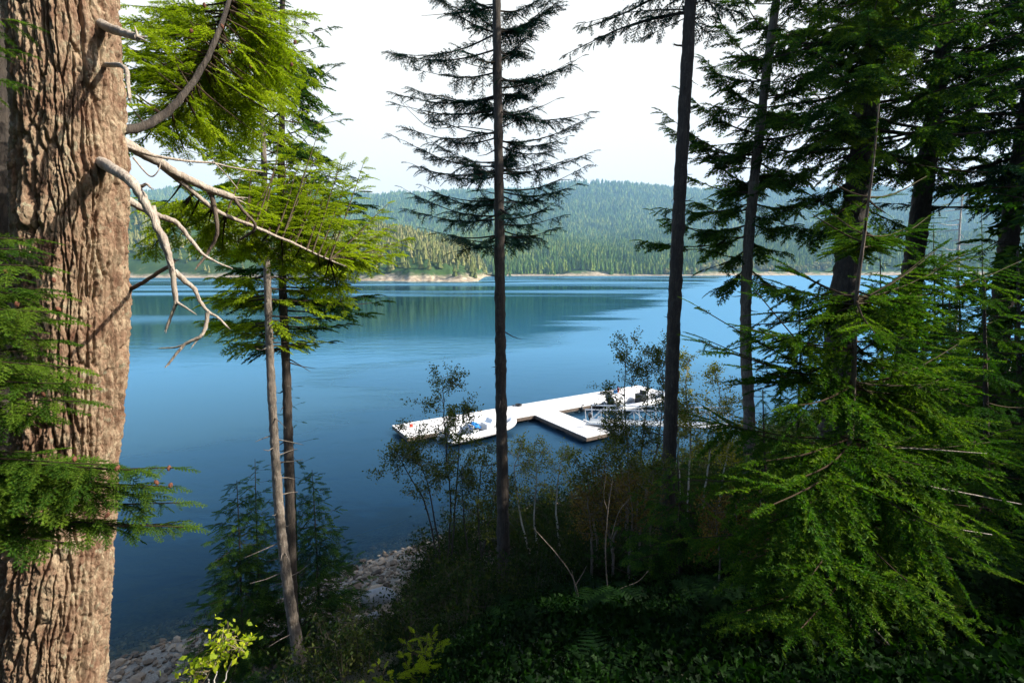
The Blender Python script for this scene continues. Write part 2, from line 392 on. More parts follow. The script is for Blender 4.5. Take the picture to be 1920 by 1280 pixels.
scatter_far('mountain_forest', u, y, rng.uniform(20, 36, n) * (1 + (y - 2000) / 6000), tp2, M['far'], 1.3, seed=2, label='hazy blue green forest covering the far ridge')
n = 15000; u = rng.uniform(-.95, -.05, n); y = rng.uniform(470, 1250, n); d = y - np.interp(u, SU, SS)
k = (d > 14) & (rng.uniform(0, 1, n) < np.clip((d - 22) / 150, .03, 1) * np.where(fbm(u * 30, y / 40, None, 2, 5) > -.25, 1, .15)); u, y = u[k], y[k]
scatter_far('headland_forest', u, y, rng.uniform(8, 19, len(u)), tp3, M['far_dry'], 1.1, seed=3, label='sparse yellow green conifers on the rocky headland')
n = 260; u = rng.uniform(.30, .62, n); y = np.interp(u, SU, SS) + rng.uniform(22, 50, n)
scatter_far('shore_bushes', u, y, rng.uniform(8, 17, n), tb, M['far_dry'], 1.1, seed=4, label='rounded yellow green broadleaf trees on the far shore')

# ------------------------------------------------------------------ water
def water_mat():
    m, N, L = new_mat('water')
    g = N.new('ShaderNodeNewGeometry'); sx = N.new('ShaderNodeSeparateXYZ'); L.new(g.outputs['Position'], sx.inputs[0])
    X_, Yy = sx.outputs['X'], sx.outputs['Y']
    big = noise(N, L, .022, 4, .55, vec=g.outputs['Position'], stretch=(.35, 1, 1), dist=1.0)
    bands = noise(N, L, .018, 2, .45, vec=g.outputs['Position'], stretch=(.22, 1, 1), dist=.6)
    # boundary between sheltered slick water (left) and breeze ruffled water (right)
    xb = math_(N, L, 'ADD', math_(N, L, 'MULTIPLY', Yy, .45), -33)
    e = math_(N, L, 'ADD', math_(N, L, 'SUBTRACT', X_, xb), math_(N, L, 'MULTIPLY', math_(N, L, 'SUBTRACT', big, .47), 110))
    side = math_(N, L, 'MULTIPLY', e, .10, True)
    fary = math_(N, L, 'MULTIPLY', math_(N, L, 'SUBTRACT', Yy, 190), .03, True)
    bnd = math_(N, L, 'MULTIPLY', math_(N, L, 'SUBTRACT', bands, .40), 4, True)
    ruf = math_(N, L, 'MAXIMUM', side, math_(N, L, 'MULTIPLY', fary, bnd))
    ruf = math_(N, L, 'MAXIMUM', ruf, math_(N, L, 'MULTIPLY', math_(N, L, 'SUBTRACT', bands, .55), 7, True))
    r = math_(N, L, 'ADD', math_(N, L, 'MULTIPLY', ruf, .30), .05)
    w1 = noise(N, L, 2.6, 3, .6, vec=g.outputs['Position'], stretch=(.7, 1.3, 1), dist=.3)
    w2 = noise(N, L, .5, 2, .5, vec=g.outputs['Position'], stretch=(.6, 1.2, 1))
    hgt = math_(N, L, 'ADD', math_(N, L, 'MULTIPLY', w1, .35), w2)
    bp = N.new('ShaderNodeBump'); bp.inputs['Distance'].default_value = .10
    L.new(math_(N, L, 'ADD', math_(N, L, 'MULTIPLY', ruf, .8), .16), bp.inputs['Strength'])
    L.new(hgt, bp.inputs['Height'])
    gl = N.new('ShaderNodeBsdfGlossy'); gl.inputs[0].default_value = (.31, .67, .95, 1); L.new(r, gl.inputs['Roughness']); L.new(bp.outputs[0], gl.inputs['Normal'])
    body = N.new('ShaderNodeBsdfDiffuse'); body.inputs[0].default_value = (.0001, .006, .020, 1)
    tr = N.new('ShaderNodeBsdfTransparent'); tr.inputs[0].default_value = (.62, .66, .52, 1)
    # depth below the surface follows the distance out from the waterline
    wv = noise(N, L, .22, 2, .5, vec=g.outputs['Position'])
    so_ = math_(N, L, 'ADD', math_(N, L, 'SUBTRACT', Yy, math_(N, L, 'MULTIPLY', X_, .67)), math_(N, L, 'MULTIPLY', math_(N, L, 'SUBTRACT', wv, .5), 4))
    dp = math_(N, L, 'MULTIPLY', math_(N, L, 'SUBTRACT', so_, 19.0), .17, True)
    ms = N.new('ShaderNodeMixShader'); L.new(dp, ms.inputs[0]); L.new(tr.outputs[0], ms.inputs[1]); L.new(body.outputs[0], ms.inputs[2])
    fr = N.new('ShaderNodeFresnel'); fr.inputs[0].default_value = 1.33
    f = math_(N, L, 'MAXIMUM', math_(N, L, 'MINIMUM', math_(N, L, 'ADD', math_(N, L, 'MULTIPLY', fr.outputs[0], 2.0), -.06), .72), .012)
    m2 = N.new('ShaderNodeMixShader'); L.new(f, m2.inputs[0]); L.new(ms.outputs[0], m2.inputs[1]); L.new(gl.outputs[0], m2.inputs[2])
    out(N, L, m2.outputs[0]); return m
wb = MB()
wb.add([[-8200, -60, 0], [8800, -60, 0], [8800, 5000, 0], [-8200, 5000, 0]], [[0, 1, 2, 3]])
tag(wb.build('water', water_mat()), kind='structure')

# ------------------------------------------------------------------ foliage templates
def blade(p, d, n_, l, w):
    s = norm(np.cross(d, n_)) * w
    return np.array([p - s, p + s, p + d * l])
def frond_tpl(seed, nside, sp, nl, nw, side_len=.36, hang=.15, wood=True, ww=.006, flat=.35):
    r_ = np.random.default_rng(seed); V = []; A = []
    paths = [(np.array([0, 0, 0.]), np.array([1., 0, 0]), 1.0)]
    for k in range(nside):
        t = .06 + .9 * (k + r_.uniform(-.3, .3)) / nside; s = 1 if k % 2 else -1
        L_ = side_len * (1.1 - t) ** .7 * r_.uniform(.7, 1.15) * min(1, .5 + t * 3)
        d = norm([math.cos(.85), s * math.sin(.85), r_.uniform(-.15, .1)])
        paths.append((np.array([t, 0, 0]), d, L_))
    for p0, d, L_ in paths:
        m = max(3, int(L_ / sp)); ts = (np.arange(m) + .5) / m * L_
        for t in ts:
            for s in (-1, 1):
                q = p0 + d * (t + r_.uniform(-.4, .4) * sp)
                side = norm(np.cross(d, [0, 0, 1]))
                v = norm(d * r_.uniform(.4, .9) + side * s * r_.uniform(.6, 1) + np.array([0, 0, r_.uniform(-.5, 1) * flat * 2]))
                V.append(blade(q, v, r_.normal(size=3), nl * r_.uniform(.75, 1.15), nw)); A.append(r_.uniform(0, 1))
        V.append(blade(p0 + d * L_ * .96, d, np.array([0, 0, 1.]), nl, nw)); A.append(.9)
        if wood:
            V.append(blade(p0, d, np.array([0, 0, 1.]), L_, ww)); A.append(2.0)
            V.append(blade(p0, d, np.array([0, 1., 0.2]), L_, ww)); A.append(2.0)
    V = np.array(V).reshape(-1, 3)
    V[:, 2] -= hang * (V[:, 0] ** 2 + 1.5 * V[:, 1] ** 2)
    return V, np.array(A)
T_HI = [frond_tpl(s, 14, .011, .055, .0075, .34, .2) for s in range(5)]
T_NEAR = [frond_tpl(s + 20, 12, .018, .072, .012, .38, .2) for s in range(5)]
T_MID = [frond_tpl(s + 40, 10, .034, .10, .021, .40, .25, ww=.008) for s in range(5)]
T_AIR = [frond_tpl(s + 50, 9, .026, .085, .012, .36, .22, ww=.007) for s in range(5)]
T_LO = [frond_tpl(s + 60, 7, .08, .17, .055, .44, .25, wood=False) for s in range(4)]
T_HANG = [frond_tpl(s + 80, 13, .013, .058, .010, .17, .08, flat=.5) for s in range(5)]      # long drooping ropes
T_CEDAR = [frond_tpl(s + 90, 14, .022, .07, .020, .38, .35, flat=.15) for s in range(4)]
def place(mb, tpls, P, D, Up, Sc, tint=0.0, tvar=.5, seed=0):
    """stamps fronds: base P, direction D, face normal Up, length Sc"""
    r_ = np.random.default_rng(seed); P = np.asarray(P); D = norm(D); Z = np.asarray(Up) - D * (np.asarray(Up) * D).sum(1, keepdims=True)
    Z = norm(Z); Yv = np.cross(Z, D); pick = r_.integers(0, len(tpls), len(P)); ft = r_.uniform(-tvar, tvar, len(P)) + tint
    for k, (V, A) in enumerate(tpls):
        i = np.where(pick == k)[0]
        if not len(i): continue
        s = np.asarray(Sc)[i][:, None, None]
        W = P[i][:, None] + s * (V[None, :, 0:1] * D[i][:, None] + V[None, :, 1:2] * Yv[i][:, None] + V[None, :, 2:3] * Z[i][:, None])
        W = W.reshape(-1, 3)
        a = np.where(A[None] > 1.5, 2.0, np.clip(A[None] * .6 + .2 + ft[i][:, None], 0, 1)).ravel()
        mb.add(W, np.arange(len(W)).reshape(-1, 3), a)

class Crown:
    """wood of the boughs and the fronds on them, for one tree"""
    def __init__(s, seed=0, gap=.18): s.gap = gap; s.w = MB(); s.P = []; s.D = []; s.U = []; s.S = []; s.r = np.random.default_rng(seed); s.seed = seed
    def bough(s, p0, p1, sag=.1, r0=.02, fl=.45, step=.11, start=.18, droop=.25, ang=.9, dens=1.0, lift=.0, pts=None, tipf=True, prof=None, wsides=5):
        r = s.r; p0 = np.asarray(p0, float); p1 = np.asarray(p1, float); Ln = np.linalg.norm(p1 - p0)
        if pts is None:
            n = max(6, int(Ln / .22)); t = np.linspace(0, 1, n)[:, None]
            C = p0 + (p1 - p0) * t; C[:, 2] -= sag * Ln * np.sin(t[:, 0] * math.pi) * (1 - .35 * t[:, 0])
            C += np.cumsum(r.normal(0, .012 * Ln / n ** .5, (n, 3)), 0) * t
        else:
            C = cr(pts, 6); n = len(C); Ln = np.linalg.norm(np.diff(C, axis=0), axis=1).sum()
        s.w.tube(C, np.linspace(r0, max(.003, r0 * .18), n), wsides, 2.0, cap=False)
        m = max(2, int(Ln * (1 - start) / step * dens)); tt = np.linspace(start, .99, m) + r.uniform(-.3, .3, m) / m
        tt = np.clip(tt, 0, 1); Q = np.stack([np.interp(tt * (n - 1), np.arange(n), C[:, k]) for k in range(3)], 1)
        Tn = norm(np.gradient(C, axis=0)); T = norm(np.stack([np.interp(tt * (n - 1), np.arange(n), Tn[:, k]) for k in range(3)], 1))
        side = norm(np.cross(T, [0, 0, 1.0])); sg = np.where(np.arange(m) % 2 == 0, 1, -1)[:, None]
        gap = np.sin(tt * Ln * r.uniform(3, 6) + r.uniform(0, 6.28)) * .5 + .5 + r.uniform(-.25, .25, m) > s.gap
        Q, T, side, sg, tt = Q[gap], T[gap], side[gap], sg[gap], tt[gap]; m = len(tt)
        a = r.normal(ang, .28, m)[:, None]
        D = T * np.cos(a) + side * sg * np.sin(a) + np.array([0, 0, -1.0]) * (droop * r.uniform(-.35, 1.6, m))[:, None] + np.array([0, 0, lift])
        pf = (prof(tt) if prof else np.interp(tt, [start, start + .25, .7, 1.0], [.6, 1.0, .85, .45]))
        s.P.append(Q); s.D.append(norm(D)); s.U.append(np.array([0, 0, 1.0]) + r.normal(0, .35, (m, 3))); s.S.append(fl * pf * r.uniform(.5, 1.35, m))
        if tipf:
            s.P.append(C[-1:]); s.D.append(Tn[-1:]); s.U.append(np.array([[0, 0, 1.0]])); s.S.append(np.array([fl * .6]))
        return C
    def fill(s, mb_parent, tpls, mat, tint=0.0, tvar=.25, name='crown'):
        b = s.w
        if s.P: place(b, tpls, np.concatenate(s.P), np.concatenate(s.D), np.concatenate(s.U), np.concatenate(s.S), tint, tvar, s.seed)
        return b.build(name, mat, mb_parent)
def trunk_mesh(path, r0, r1, mat, parent, sides=14, seed=0, name='trunk', seg=None, jit=.12):
    C = cr(path, 10); n = len(C); mb = MB(); zz = C[:, 2]
    L_ = np.concatenate([[0], np.cumsum(np.linalg.norm(np.diff(C, axis=0), axis=1))]); L_ /= L_[-1]
    # resample for bark relief
    m = seg or 320; t = np.linspace(0, 1, m); C = np.stack([np.interp(t, L_, C[:, k]) for k in range(3)], 1)
    rad = r0 + (r1 - r0) * t + r0 * .55 * np.exp(-t * 30); rad = rad * (1 + .05 * fbm(t * m / 3, t * 0 + seed, None, 3, seed))
    mb.tube(C, rad, sides, 0, jit=jit, seed=seed)
    rq = np.random.default_rng(seed + 100)
    if r0 > .1:      # broken dead stubs on the bole
        for _ in range(34):
            k = int(rq.uniform(.06, .8) * m); a = rq.uniform(0, 6.28); l = rq.uniform(.08, .5) * (1 + rq.uniform(0, 1) ** 4); d = np.array([math.cos(a), math.sin(a), rq.uniform(-.5, .25)])
            q = C[k] + d * rad[k] * .8; mb.tube([q, q + d * l * .5 + [0, 0, -.02], q + d * l + [0, 0, rq.uniform(-.1, .05)]], [.016, .010, .004], 4)
    o = mb.build(name, mat, parent, smooth=True); return C, o

def rise_path(pts, zc, base_xy=None, top=None):
    """trunk path: seen pixels at depth zc, carried down to the ground and up to the top"""
    P = [P3(px, py, zc) for px, py in pts]          # from low to high
    # keep a constant ground-plane distance: use the first point's Y
    Q = []
    y0 = P[0][1]
    for (px, py) in pts:
        t = -(py - 640) / F; k = y0 / (CP + t * SP); Q.append(P3(px, py, k))
    Q = np.array(Q)
    d = Q[0] - Q[1]; d = d / abs(d[2]) if abs(d[2]) > 1e-6 else np.array([0, 0, -1.0])
    g = Q[0].copy()
    for _ in range(60):
        if g[2] <= gz(g[0], g[1]) - .25: break
        g = g + np.array([d[0] * .15 * .5, d[1] * .15 * .5, -.15])
    if top:
        u_ = Q[-1] - Q[-2]; u_ = u_ / u_[2]; Q = np.concatenate([[g], Q, [Q[-1] + u_ * (top - Q[-1][2])]])
    else: Q = np.concatenate([[g], Q])
    return Q
def at_z(C, z):
    return np.array([np.interp(z, C[:, 2], C[:, k]) for k in range(3)])
def whorls(cw, C, z0, z1, length, n, fl=.5, sag=.05, droop=.3, tipup=.1, r0=.03, step=.085, az=None, seed=0, start=.15, lift=0):
    """random boughs round the trunk between heights z0 and z1; length(t) with t from 0 low to 1 high"""
    r = np.random.default_rng(seed)
    for k in range(n):
        t = (k + r.uniform(0, 1)) / n; z = z0 + (z1 - z0) * t; p = at_z(C, z); L_ = length(t) * r.uniform(.7, 1.15)
        a = k * 2.4 + r.uniform(-.5, .5) if az is None else r.uniform(*az)
        q = p + np.array([math.cos(a) * L_, math.sin(a) * L_, L_ * r.normal(tipup, .1)])
        cw.bough(p, q, sag * r.uniform(.4, 1.6), r0 * L_ / 2.5, fl * (.5 + .5 * min(1, L_ / 2)), step, start, droop, lift=lift)
# ================================================================== BIG OLD FIR on the left
def big_bark():
    m, N, L = new_mat('old_fir_bark')
    b = N.new('ShaderNodeBsdfPrincipled'); b.inputs['Roughness'].default_value = .88; b.inputs['Specular IOR Level'].default_value = .25
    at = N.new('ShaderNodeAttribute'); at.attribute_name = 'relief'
    f = noise(N, L, 26, 7, .7, stretch=(1, 1, .4)); f2 = noise(N, L, 5, 4, .6)
    f3 = noise(N, L, 90, 5, .7)
    c = ramp(N, L, math_(N, L, 'ADD', math_(N, L, 'MULTIPLY', f, .55), math_(N, L, 'MULTIPLY', f2, .45)), [(.34, (.11, .052, .031)), (.45, (.20, .122, .078)), (.54, (.285, .205, .135)), (.66, (.41, .335, .23))])
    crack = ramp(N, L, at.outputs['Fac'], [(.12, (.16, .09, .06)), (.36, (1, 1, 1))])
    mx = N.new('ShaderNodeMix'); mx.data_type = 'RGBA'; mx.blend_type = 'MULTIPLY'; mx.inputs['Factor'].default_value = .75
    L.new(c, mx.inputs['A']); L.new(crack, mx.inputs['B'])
    mo = noise(N, L, 11, 6, .75); mz = N.new('ShaderNodeMix'); mz.data_type = 'RGBA'
    L.new(ramp(N, L, mo, [(.57, (0, 0, 0)), (.66, (.8, .8, .8))]), mz.inputs['Factor'])
    L.new(mx.outputs['Result'], mz.inputs['A']); mz.inputs['B'].default_value = (.30, .29, .20, 1)
    L.new(mz.outputs['Result'], b.inputs['Base Color'])
    bp = N.new('ShaderNodeBump'); bp.inputs['Strength'].default_value = 1.0; bp.inputs['Distance'].default_value = .016
    L.new(math_(N, L, 'ADD', f, math_(N, L, 'MULTIPLY', f3, .5)), bp.inputs['Height']); L.new(bp.outputs[0], b.inputs['Normal'])
    out(N, L, b.outputs[0]); return m
fir = empty('old_fir_tree', 'huge furrowed fir trunk in sunlight filling the left side', 'fir tree')
ZC = 3.75
def PY(px, py, Y):
    return P3(px, py, Y / (CP - (py - 640) / F * SP))
cen = cr([PY(72, 1560, ZC), PY(92, 1280, ZC), PY(112, 1000, ZC), PY(134, 700, ZC), PY(134, 300, ZC), PY(116, 0, ZC), PY(108, -160, ZC)], 30)
nr, ns = 860, 560
zt = np.linspace(gz(cen[0, 0], cen[0, 1]) - .3, cen[-1, 2], nr)
cx = np.interp(zt, cen[:, 2], cen[:, 0]); cy = np.full(nr, cen[-1, 1])
Rz = np.interp(zt, [5.5, 7.2, 8.6, 10.2, 11.6, 13.6], [.48, .36, .330, .306, .298, .290])
th = np.linspace(0, 2 * math.pi, ns, endpoint=False) + math.pi * .5
TH, ZZ = np.meshgrid(th, zt); RR = Rz[:, None] * np.ones(ns)
s_ = (TH - math.pi * .5) * .34
wx = .022 * fbm(s_ * 3.0, ZZ * 1.3, None, 2, 31) + .010 * fbm(s_ * 10, ZZ * 5, None, 3, 32) + .004 * fbm(s_ * 50, ZZ * 34, None, 2, 39); wy = .07 * fbm(s_ * 5, ZZ * 2, None, 3, 33) + .02 * fbm(s_ * 30, ZZ * 20, None, 2, 34)
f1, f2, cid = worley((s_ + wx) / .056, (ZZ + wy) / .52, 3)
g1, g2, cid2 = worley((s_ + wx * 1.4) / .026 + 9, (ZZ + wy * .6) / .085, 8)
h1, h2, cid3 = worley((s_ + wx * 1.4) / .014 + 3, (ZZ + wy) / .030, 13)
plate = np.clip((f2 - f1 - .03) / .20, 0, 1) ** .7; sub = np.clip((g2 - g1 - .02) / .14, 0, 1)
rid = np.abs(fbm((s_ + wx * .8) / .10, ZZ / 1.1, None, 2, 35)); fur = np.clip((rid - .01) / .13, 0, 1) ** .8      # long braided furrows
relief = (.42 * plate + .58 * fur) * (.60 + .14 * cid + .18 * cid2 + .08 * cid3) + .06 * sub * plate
disp = .088 * (relief - .72) + .0045 * fbm(s_ * 80, ZZ * 55, None, 3, 37) + .018 * fbm(s_ * 3, ZZ * 1.1, None, 3, 38)
# knots where the dead limbs leave the trunk
def knot(px, py, amp, wid):
    global disp
    q = P3(px, py, ZC - .36); a0 = math.atan2(q[1] - cy[0], q[0] - np.interp(q[2], zt, cx)); da = (TH - a0 + math.pi) % (2 * math.pi) - math.pi
    dd = np.hypot(da * .34, (ZZ - q[2]) * .8); disp = disp + amp * np.exp(-(dd / wid) ** 2)
knot(205, 330, .055, .10); knot(222, 300, .04, .12); knot(195, 60, .035, .08); knot(200, 135, .03, .07); knot(234, 725, .03, .06); knot(60, 400, .03, .08)
Rr = RR + disp
bb = MB(); V = np.stack([cx[:, None] + Rr * np.cos(TH), cy[:, None] + Rr * np.sin(TH), ZZ + .006 * vnoise(s_ * 30, ZZ * 30, None, 4)], -1).reshape(-1, 3)
i = np.arange(nr - 1)[:, None] * ns + np.arange(ns)[None]; j = np.arange(nr - 1)[:, None] * ns + (np.arange(ns)[None] + 1) % ns
bb.add(V, np.stack([i, j, j + ns, i + ns], -1).reshape(-1, 4))
# the upper bole above the picture, plainer
topz = zt[-1]; up = np.stack([np.linspace(cx[-1], cx[-1] - .4, 20), np.full(20, cy[0]), np.linspace(topz - .02, 26, 20)], 1)
bb.tube(up, np.linspace(.40, .16, 20), 24)
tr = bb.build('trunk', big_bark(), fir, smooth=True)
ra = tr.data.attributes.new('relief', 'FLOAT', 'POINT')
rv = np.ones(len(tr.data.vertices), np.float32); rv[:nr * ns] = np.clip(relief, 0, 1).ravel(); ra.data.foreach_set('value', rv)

def px_path(pts):      # (px, py, depth)
    return np.array([P3(*p) for p in pts])
def limb(pts, r0, r1, mat, parent, name='limb', sides=9, jag=True, label=None):
    C = cr(px_path(pts), 8); n = len(C); t = np.linspace(0, 1, n)
    rg = np.random.default_rng(int(pts[0][0] * 7 + pts[0][1])); C[1:-1] += np.cumsum(rg.normal(0, r0 * .08, (n - 2, 3)), 0) * np.sin(np.linspace(0, math.pi, n - 2))[:, None]
    mb = MB(); mb.tube(C, r0 + (r1 - r0) * t ** .8, sides, 0, jit=.18, seed=pts[0][1] * .1)
    if jag:
        for k in range(3):   # splinters at the broken end
            d = norm(C[-1] - C[-3] + rg.normal(0, r1 * .9, 3)); mb.tube([C[-1] - d * r1, C[-1] + d * r1 * 1.5, C[-1] + d * r1 * rg.uniform(3, 5)], [r1 * .6, r1 * .4, r1 * .08], 5)
    o = mb.build(name, mat, parent, smooth=True)
    if label: o['label'] = label
    return C, o
dw = M['dead_wood']
_, hang = limb([(190, 304, 3.50), (214, 318, 3.30), (236, 330, 3.24), (262, 352, 3.22), (284, 385, 3.22), (306, 425, 3.24), (322, 465, 3.26), (328, 510, 3.28), (331, 548, 3.30), (330, 570, 3.30)], .040, .013, dw, fir, 'dead_limb', 10, False, 'bleached dead limb hanging down from a broken knot')
limb([(331, 566, 3.30), (322, 588, 3.31), (312, 616, 3.32)], .012, .008, dw, hang, 'dead_twig')
limb([(331, 566, 3.30), (346, 576, 3.29), (366, 588, 3.28)], .011, .004, dw, hang, 'dead_twig')
limb([(286, 386, 3.24), (296, 430, 3.27), (308, 470, 3.26), (322, 500, 3.26)], .018, .008, dw, hang, 'dead_twig')
limb([(264, 350, 3.24), (276, 345, 3.2), (282, 352, 3.18)], .012, .006, dw, hang, 'dead_twig')
_, fork = limb([(326, 508, 3.30), (345, 524, 3.34), (364, 540, 3.36), (374, 562, 3.37), (388, 585, 3.38), (408, 596, 3.40), (426, 612, 3.42)], .020, .006, dw, fir, 'dead_limb')
limb([(389, 586, 3.38), (386, 612, 3.38), (376, 632, 3.37), (350, 645, 3.36), (332, 664, 3.35), (314, 684, 3.34)], .014, .007, dw, fork, 'dead_twig')
limb([(356, 642, 3.36), (330, 650, 3.37), (300, 653, 3.38)], .008, .004, dw, fork, 'dead_twig')
limb([(376, 632, 3.37), (368, 640, 3.36), (360, 650, 3.35)], .006, .004, dw, fork, 'dead_twig')
limb([(228, 368, 3.9), (262, 388, 4.0), (296, 404, 4.05), (330, 418, 4.1), (352, 442, 4.12), (376, 472, 4.15), (404, 490, 4.2), (432, 502, 4.25)], .034, .006, dw, fir, 'dead_limb')
limb([(225, 548, 4.0), (252, 538, 3.9), (290, 514, 3.7), (314, 500, 3.5), (326, 490, 3.35)], .016, .012, M['twig'], fir, 'dead_limb')
limb([(186, 44, 3.42), (214, 56, 3.32), (236, 64, 3.25), (258, 70, 3.2)], .034, .020, dw, fir, 'branch_stub')
limb([(198, 122, 3.46), (226, 124, 3.26), (238, 138, 3.20), (241, 160, 3.18), (243, 184, 3.18)], .016, .011, dw, fir, 'branch_stub')
limb([(222, 262, 3.95), (262, 285, 4.1), (300, 308, 4.2), (340, 330, 4.35), (390, 352, 4.5), (438, 371, 4.6)], .045, .030, dw, fir, 'limb', 12)
limb([(300, 308, 4.2), (350, 350, 4.4), (410, 398, 4.6), (470, 425, 4.8), (540, 455, 5.0), (590, 478, 5.15), (650, 500, 5.3)], .030, .007, dw, fir, 'limb', 10, False)
limb([(390, 352, 4.5), (402, 380, 4.55), (408, 430, 4.6), (392, 470, 4.65), (370, 500, 4.6)], .026, .010, M['twig'], fir, 'limb', 8)
limb([(438, 371, 4.6), (456, 395, 4.65), (480, 425, 4.75), (450, 450, 4.8)], .018, .010, M['twig'], fir, 'limb', 8)
limb([(236, 275, 3.95), (280, 290, 4.0), (330, 300, 4.1), (390, 306, 4.25), (440, 316, 4.35), (490, 322, 4.5)], .016, .005, dw, fir, 'limb', 8)
limb([(400, 303, 4.25), (425, 328, 4.2), (446, 354, 4.15)], .006, .003, dw, fir, 'dead_twig')
limb([(250, 296, 3.9), (280, 330, 3.8), (296, 322, 3.78), (302, 300, 3.8)], .007, .003, dw, fir, 'dead_twig')
L2, _ = limb([(222, 245, 3.95), (262, 236, 4.1), (305, 210, 4.25), (340, 175, 4.35), (370, 135, 4.5), (398, 88, 4.6), (420, 40, 4.7), (438, -30, 4.8)], .040, .018, M['bark_dark'], fir, 'limb', 10, False)
cw = Crown(5)
def twigs(cw, src, targets, fl=.30, r0=.010, step=.055, droop=.35, dens=1.0, sag=.02, tz=.5):
    """boughs from points of a limb to target pixels"""
    rj = np.random.default_rng(17); targets = list(targets) + [(a + rj.normal(0, 34), b + rj.normal(0, 28), c + abs(rj.normal(0, .45))) for a, b, c in targets for _ in range(2)]
    for px, py, zc in targets:
        if rj.uniform() < .12: continue
        q = P3(px, py, zc + .15); dd = np.linalg.norm(src - q, axis=1) - .3 * np.arange(len(src)) / len(src)
        i_ = int(np.argmin(dd)); p = src[max(0, i_ - 3)]
        cw.bough(p, q, sag, r0, fl, step, .08, droop, .85, dens)
twigs(cw, L2 + np.array([0, .05, 0]), [(522, 45, 4.9), (556, 95, 5.0), (550, 150, 5.0), (500, 190, 4.9), (455, 150, 4.7), (440, 95, 4.6), (330, 120, 4.2), (262, 108, 4.1), (236, 160, 4.0), (250, 205, 4.0),
               (380, 245, 4.6), (300, 150, 4.3), (478, 250, 4.9), (540, 210, 5.1), (430, 10, 4.9), (490, 10, 5.0), (395, -20, 4.6), (355, 40, 4.3), (300, 78, 4.2), (535, 20, 5.1), (470, -30, 5.0),
               (280, 240, 4.3), (340, 215, 4.5), (420, 190, 4.8), (520, 130, 5.2), (480, 70, 5.1), (410, 270, 4.9), (330, 265, 4.6), (270, 60, 4.4), (450, 225, 5.2), (235, 95, 4.5), (580, 120, 5.3), (250, 40, 4.4), (290, 20, 4.5), (245, 130, 4.3), (320, 60, 4.6), (270, 170, 4.4), (350, 150, 5.0), (390, 200, 5.2), (300, 220, 4.7), (430, 250, 5.3)], .30)
L1 = cr(px_path([(225, 265, 3.95), (300, 308, 4.2), (410, 398, 4.6), (540, 455, 5.0), (650, 500, 5.3)]), 10)
twigs(cw, L1, [(640, 300, 5.6), (652, 335, 5.6), (590, 290, 5.5), (520, 300, 5.3), (455, 320, 5.0), (600, 345, 5.5), (560, 320, 5.4), (500, 350, 5.2), (690, 405, 5.8), (640, 400, 5.6), (712, 462, 5.9), (725, 480, 5.9),
               (690, 500, 5.8), (640, 520, 5.6), (600, 510, 5.5), (560, 420, 5.4), (600, 440, 5.5), (520, 400, 5.3), (460, 355, 5.0), (410, 385, 4.8), (660, 450, 5.7), (430, 440, 4.9), (310, 385, 4.5), (280, 470, 4.6), (340, 440, 4.7), (470, 470, 5.1), (530, 500, 5.3)], .28)
cw.fill(fir, T_NEAR, M['needle_lit'], .06, name='crown')
# small reddish cones hanging in the crown
def cone_mesh(l=.06, r=.018):
    mb = MB(); V = []; rgx = np.random.default_rng(1)
    t = np.linspace(0, 1, 8); P = np.stack([t * 0, t * 0, -t * l], 1)
    mb.tube(P, r * np.sin(np.clip(t * 2.6 + .35, 0, 3)) + .002, 10, jit=.2)
    for k in range(40):   # scales
        tt = k / 40; a = k * 2.4; rr_ = r * math.sin(min(3, tt * 2.6 + .35)); p = np.array([rr_ * math.cos(a), rr_ * math.sin(a), -tt * l])
        d = norm(np.array([math.cos(a), math.sin(a), -.6])); s = np.array([-math.sin(a), math.cos(a), 0]) * .006
        mb.add([p - s, p + s, p + d * .011], [[0, 1, 2]])
    return mb
def cones(parent, pts, s=1.0):
    first = None
    for p in pts:
        if first is None: first = cone_mesh().build('fir_cone', M['cone'], parent); o = first
        else: o = first.copy(); col.objects.link(o); o.parent = parent
        o.location = p; o.scale = (s, s, s); o.rotation_euler = (rng.uniform(-.6, .6), rng.uniform(-.6, .6), 0)
cones(fir, [P3(554, 75, 4.85), P3(548, 118, 4.85), P3(383, 5, 4.5), P3(415, 45, 4.5), P3(360, 55, 4.2), P3(470, 120, 4.9), P3(430, 95, 4.6)], .7)

# ================================================================== branches of the fir standing just outside on the left
lf = empty('fir_tree', 'green fir reaching in from the left edge with reddish cones', 'fir tree')
base = P3(-330, 900, 2.9); gzb = float(gz(base[0], base[1]))
Cl, _ = trunk_mesh([[base[0], base[1], gzb - .3], [base[0] - .05, base[1], 12], [base[0] - .1, base[1], 19]], .16, .05, M['bark_dark'], lf, 16, seed=3)
cw = Crown(9, -.2)
def from_trunk(cw, C, tgts, fl, r0, step, droop, dens=1.0, sag=.04, dz=.25, start=.25, lift=0):
    for px, py, zc in tgts:
        q = P3(px, py, zc); p = at_z(C, q[2] + dz * np.linalg.norm(q[:2] - C[0][:2]) * .5)
        cw.bough(p, q, sag, r0, fl, step, start, droop, .8, dens, lift)
from_trunk(cw, Cl, [(40, 470, 2.9), (70, 540, 2.9), (100, 560, 2.85), (125, 600, 2.8), (90, 640, 2.8), (140, 720, 2.75), (165, 760, 2.7), (110, 770, 2.8), (60, 700, 2.9), (30, 620, 3.0), (40, 780, 2.9), (100, 700, 3.0), (10, 520, 2.9), (20, 40, 3.0), (12, 150, 3.0), (5, 90, 3.0), (60, 500, 2.7), (30, 560, 3.1), (85, 590, 2.7), (60, 660, 2.8), (120, 680, 2.65), (20, 720, 2.9), (90, 790, 2.7), (50, 450, 3.0), (20, 480, 3.1)], .27, .008, .040, .3)
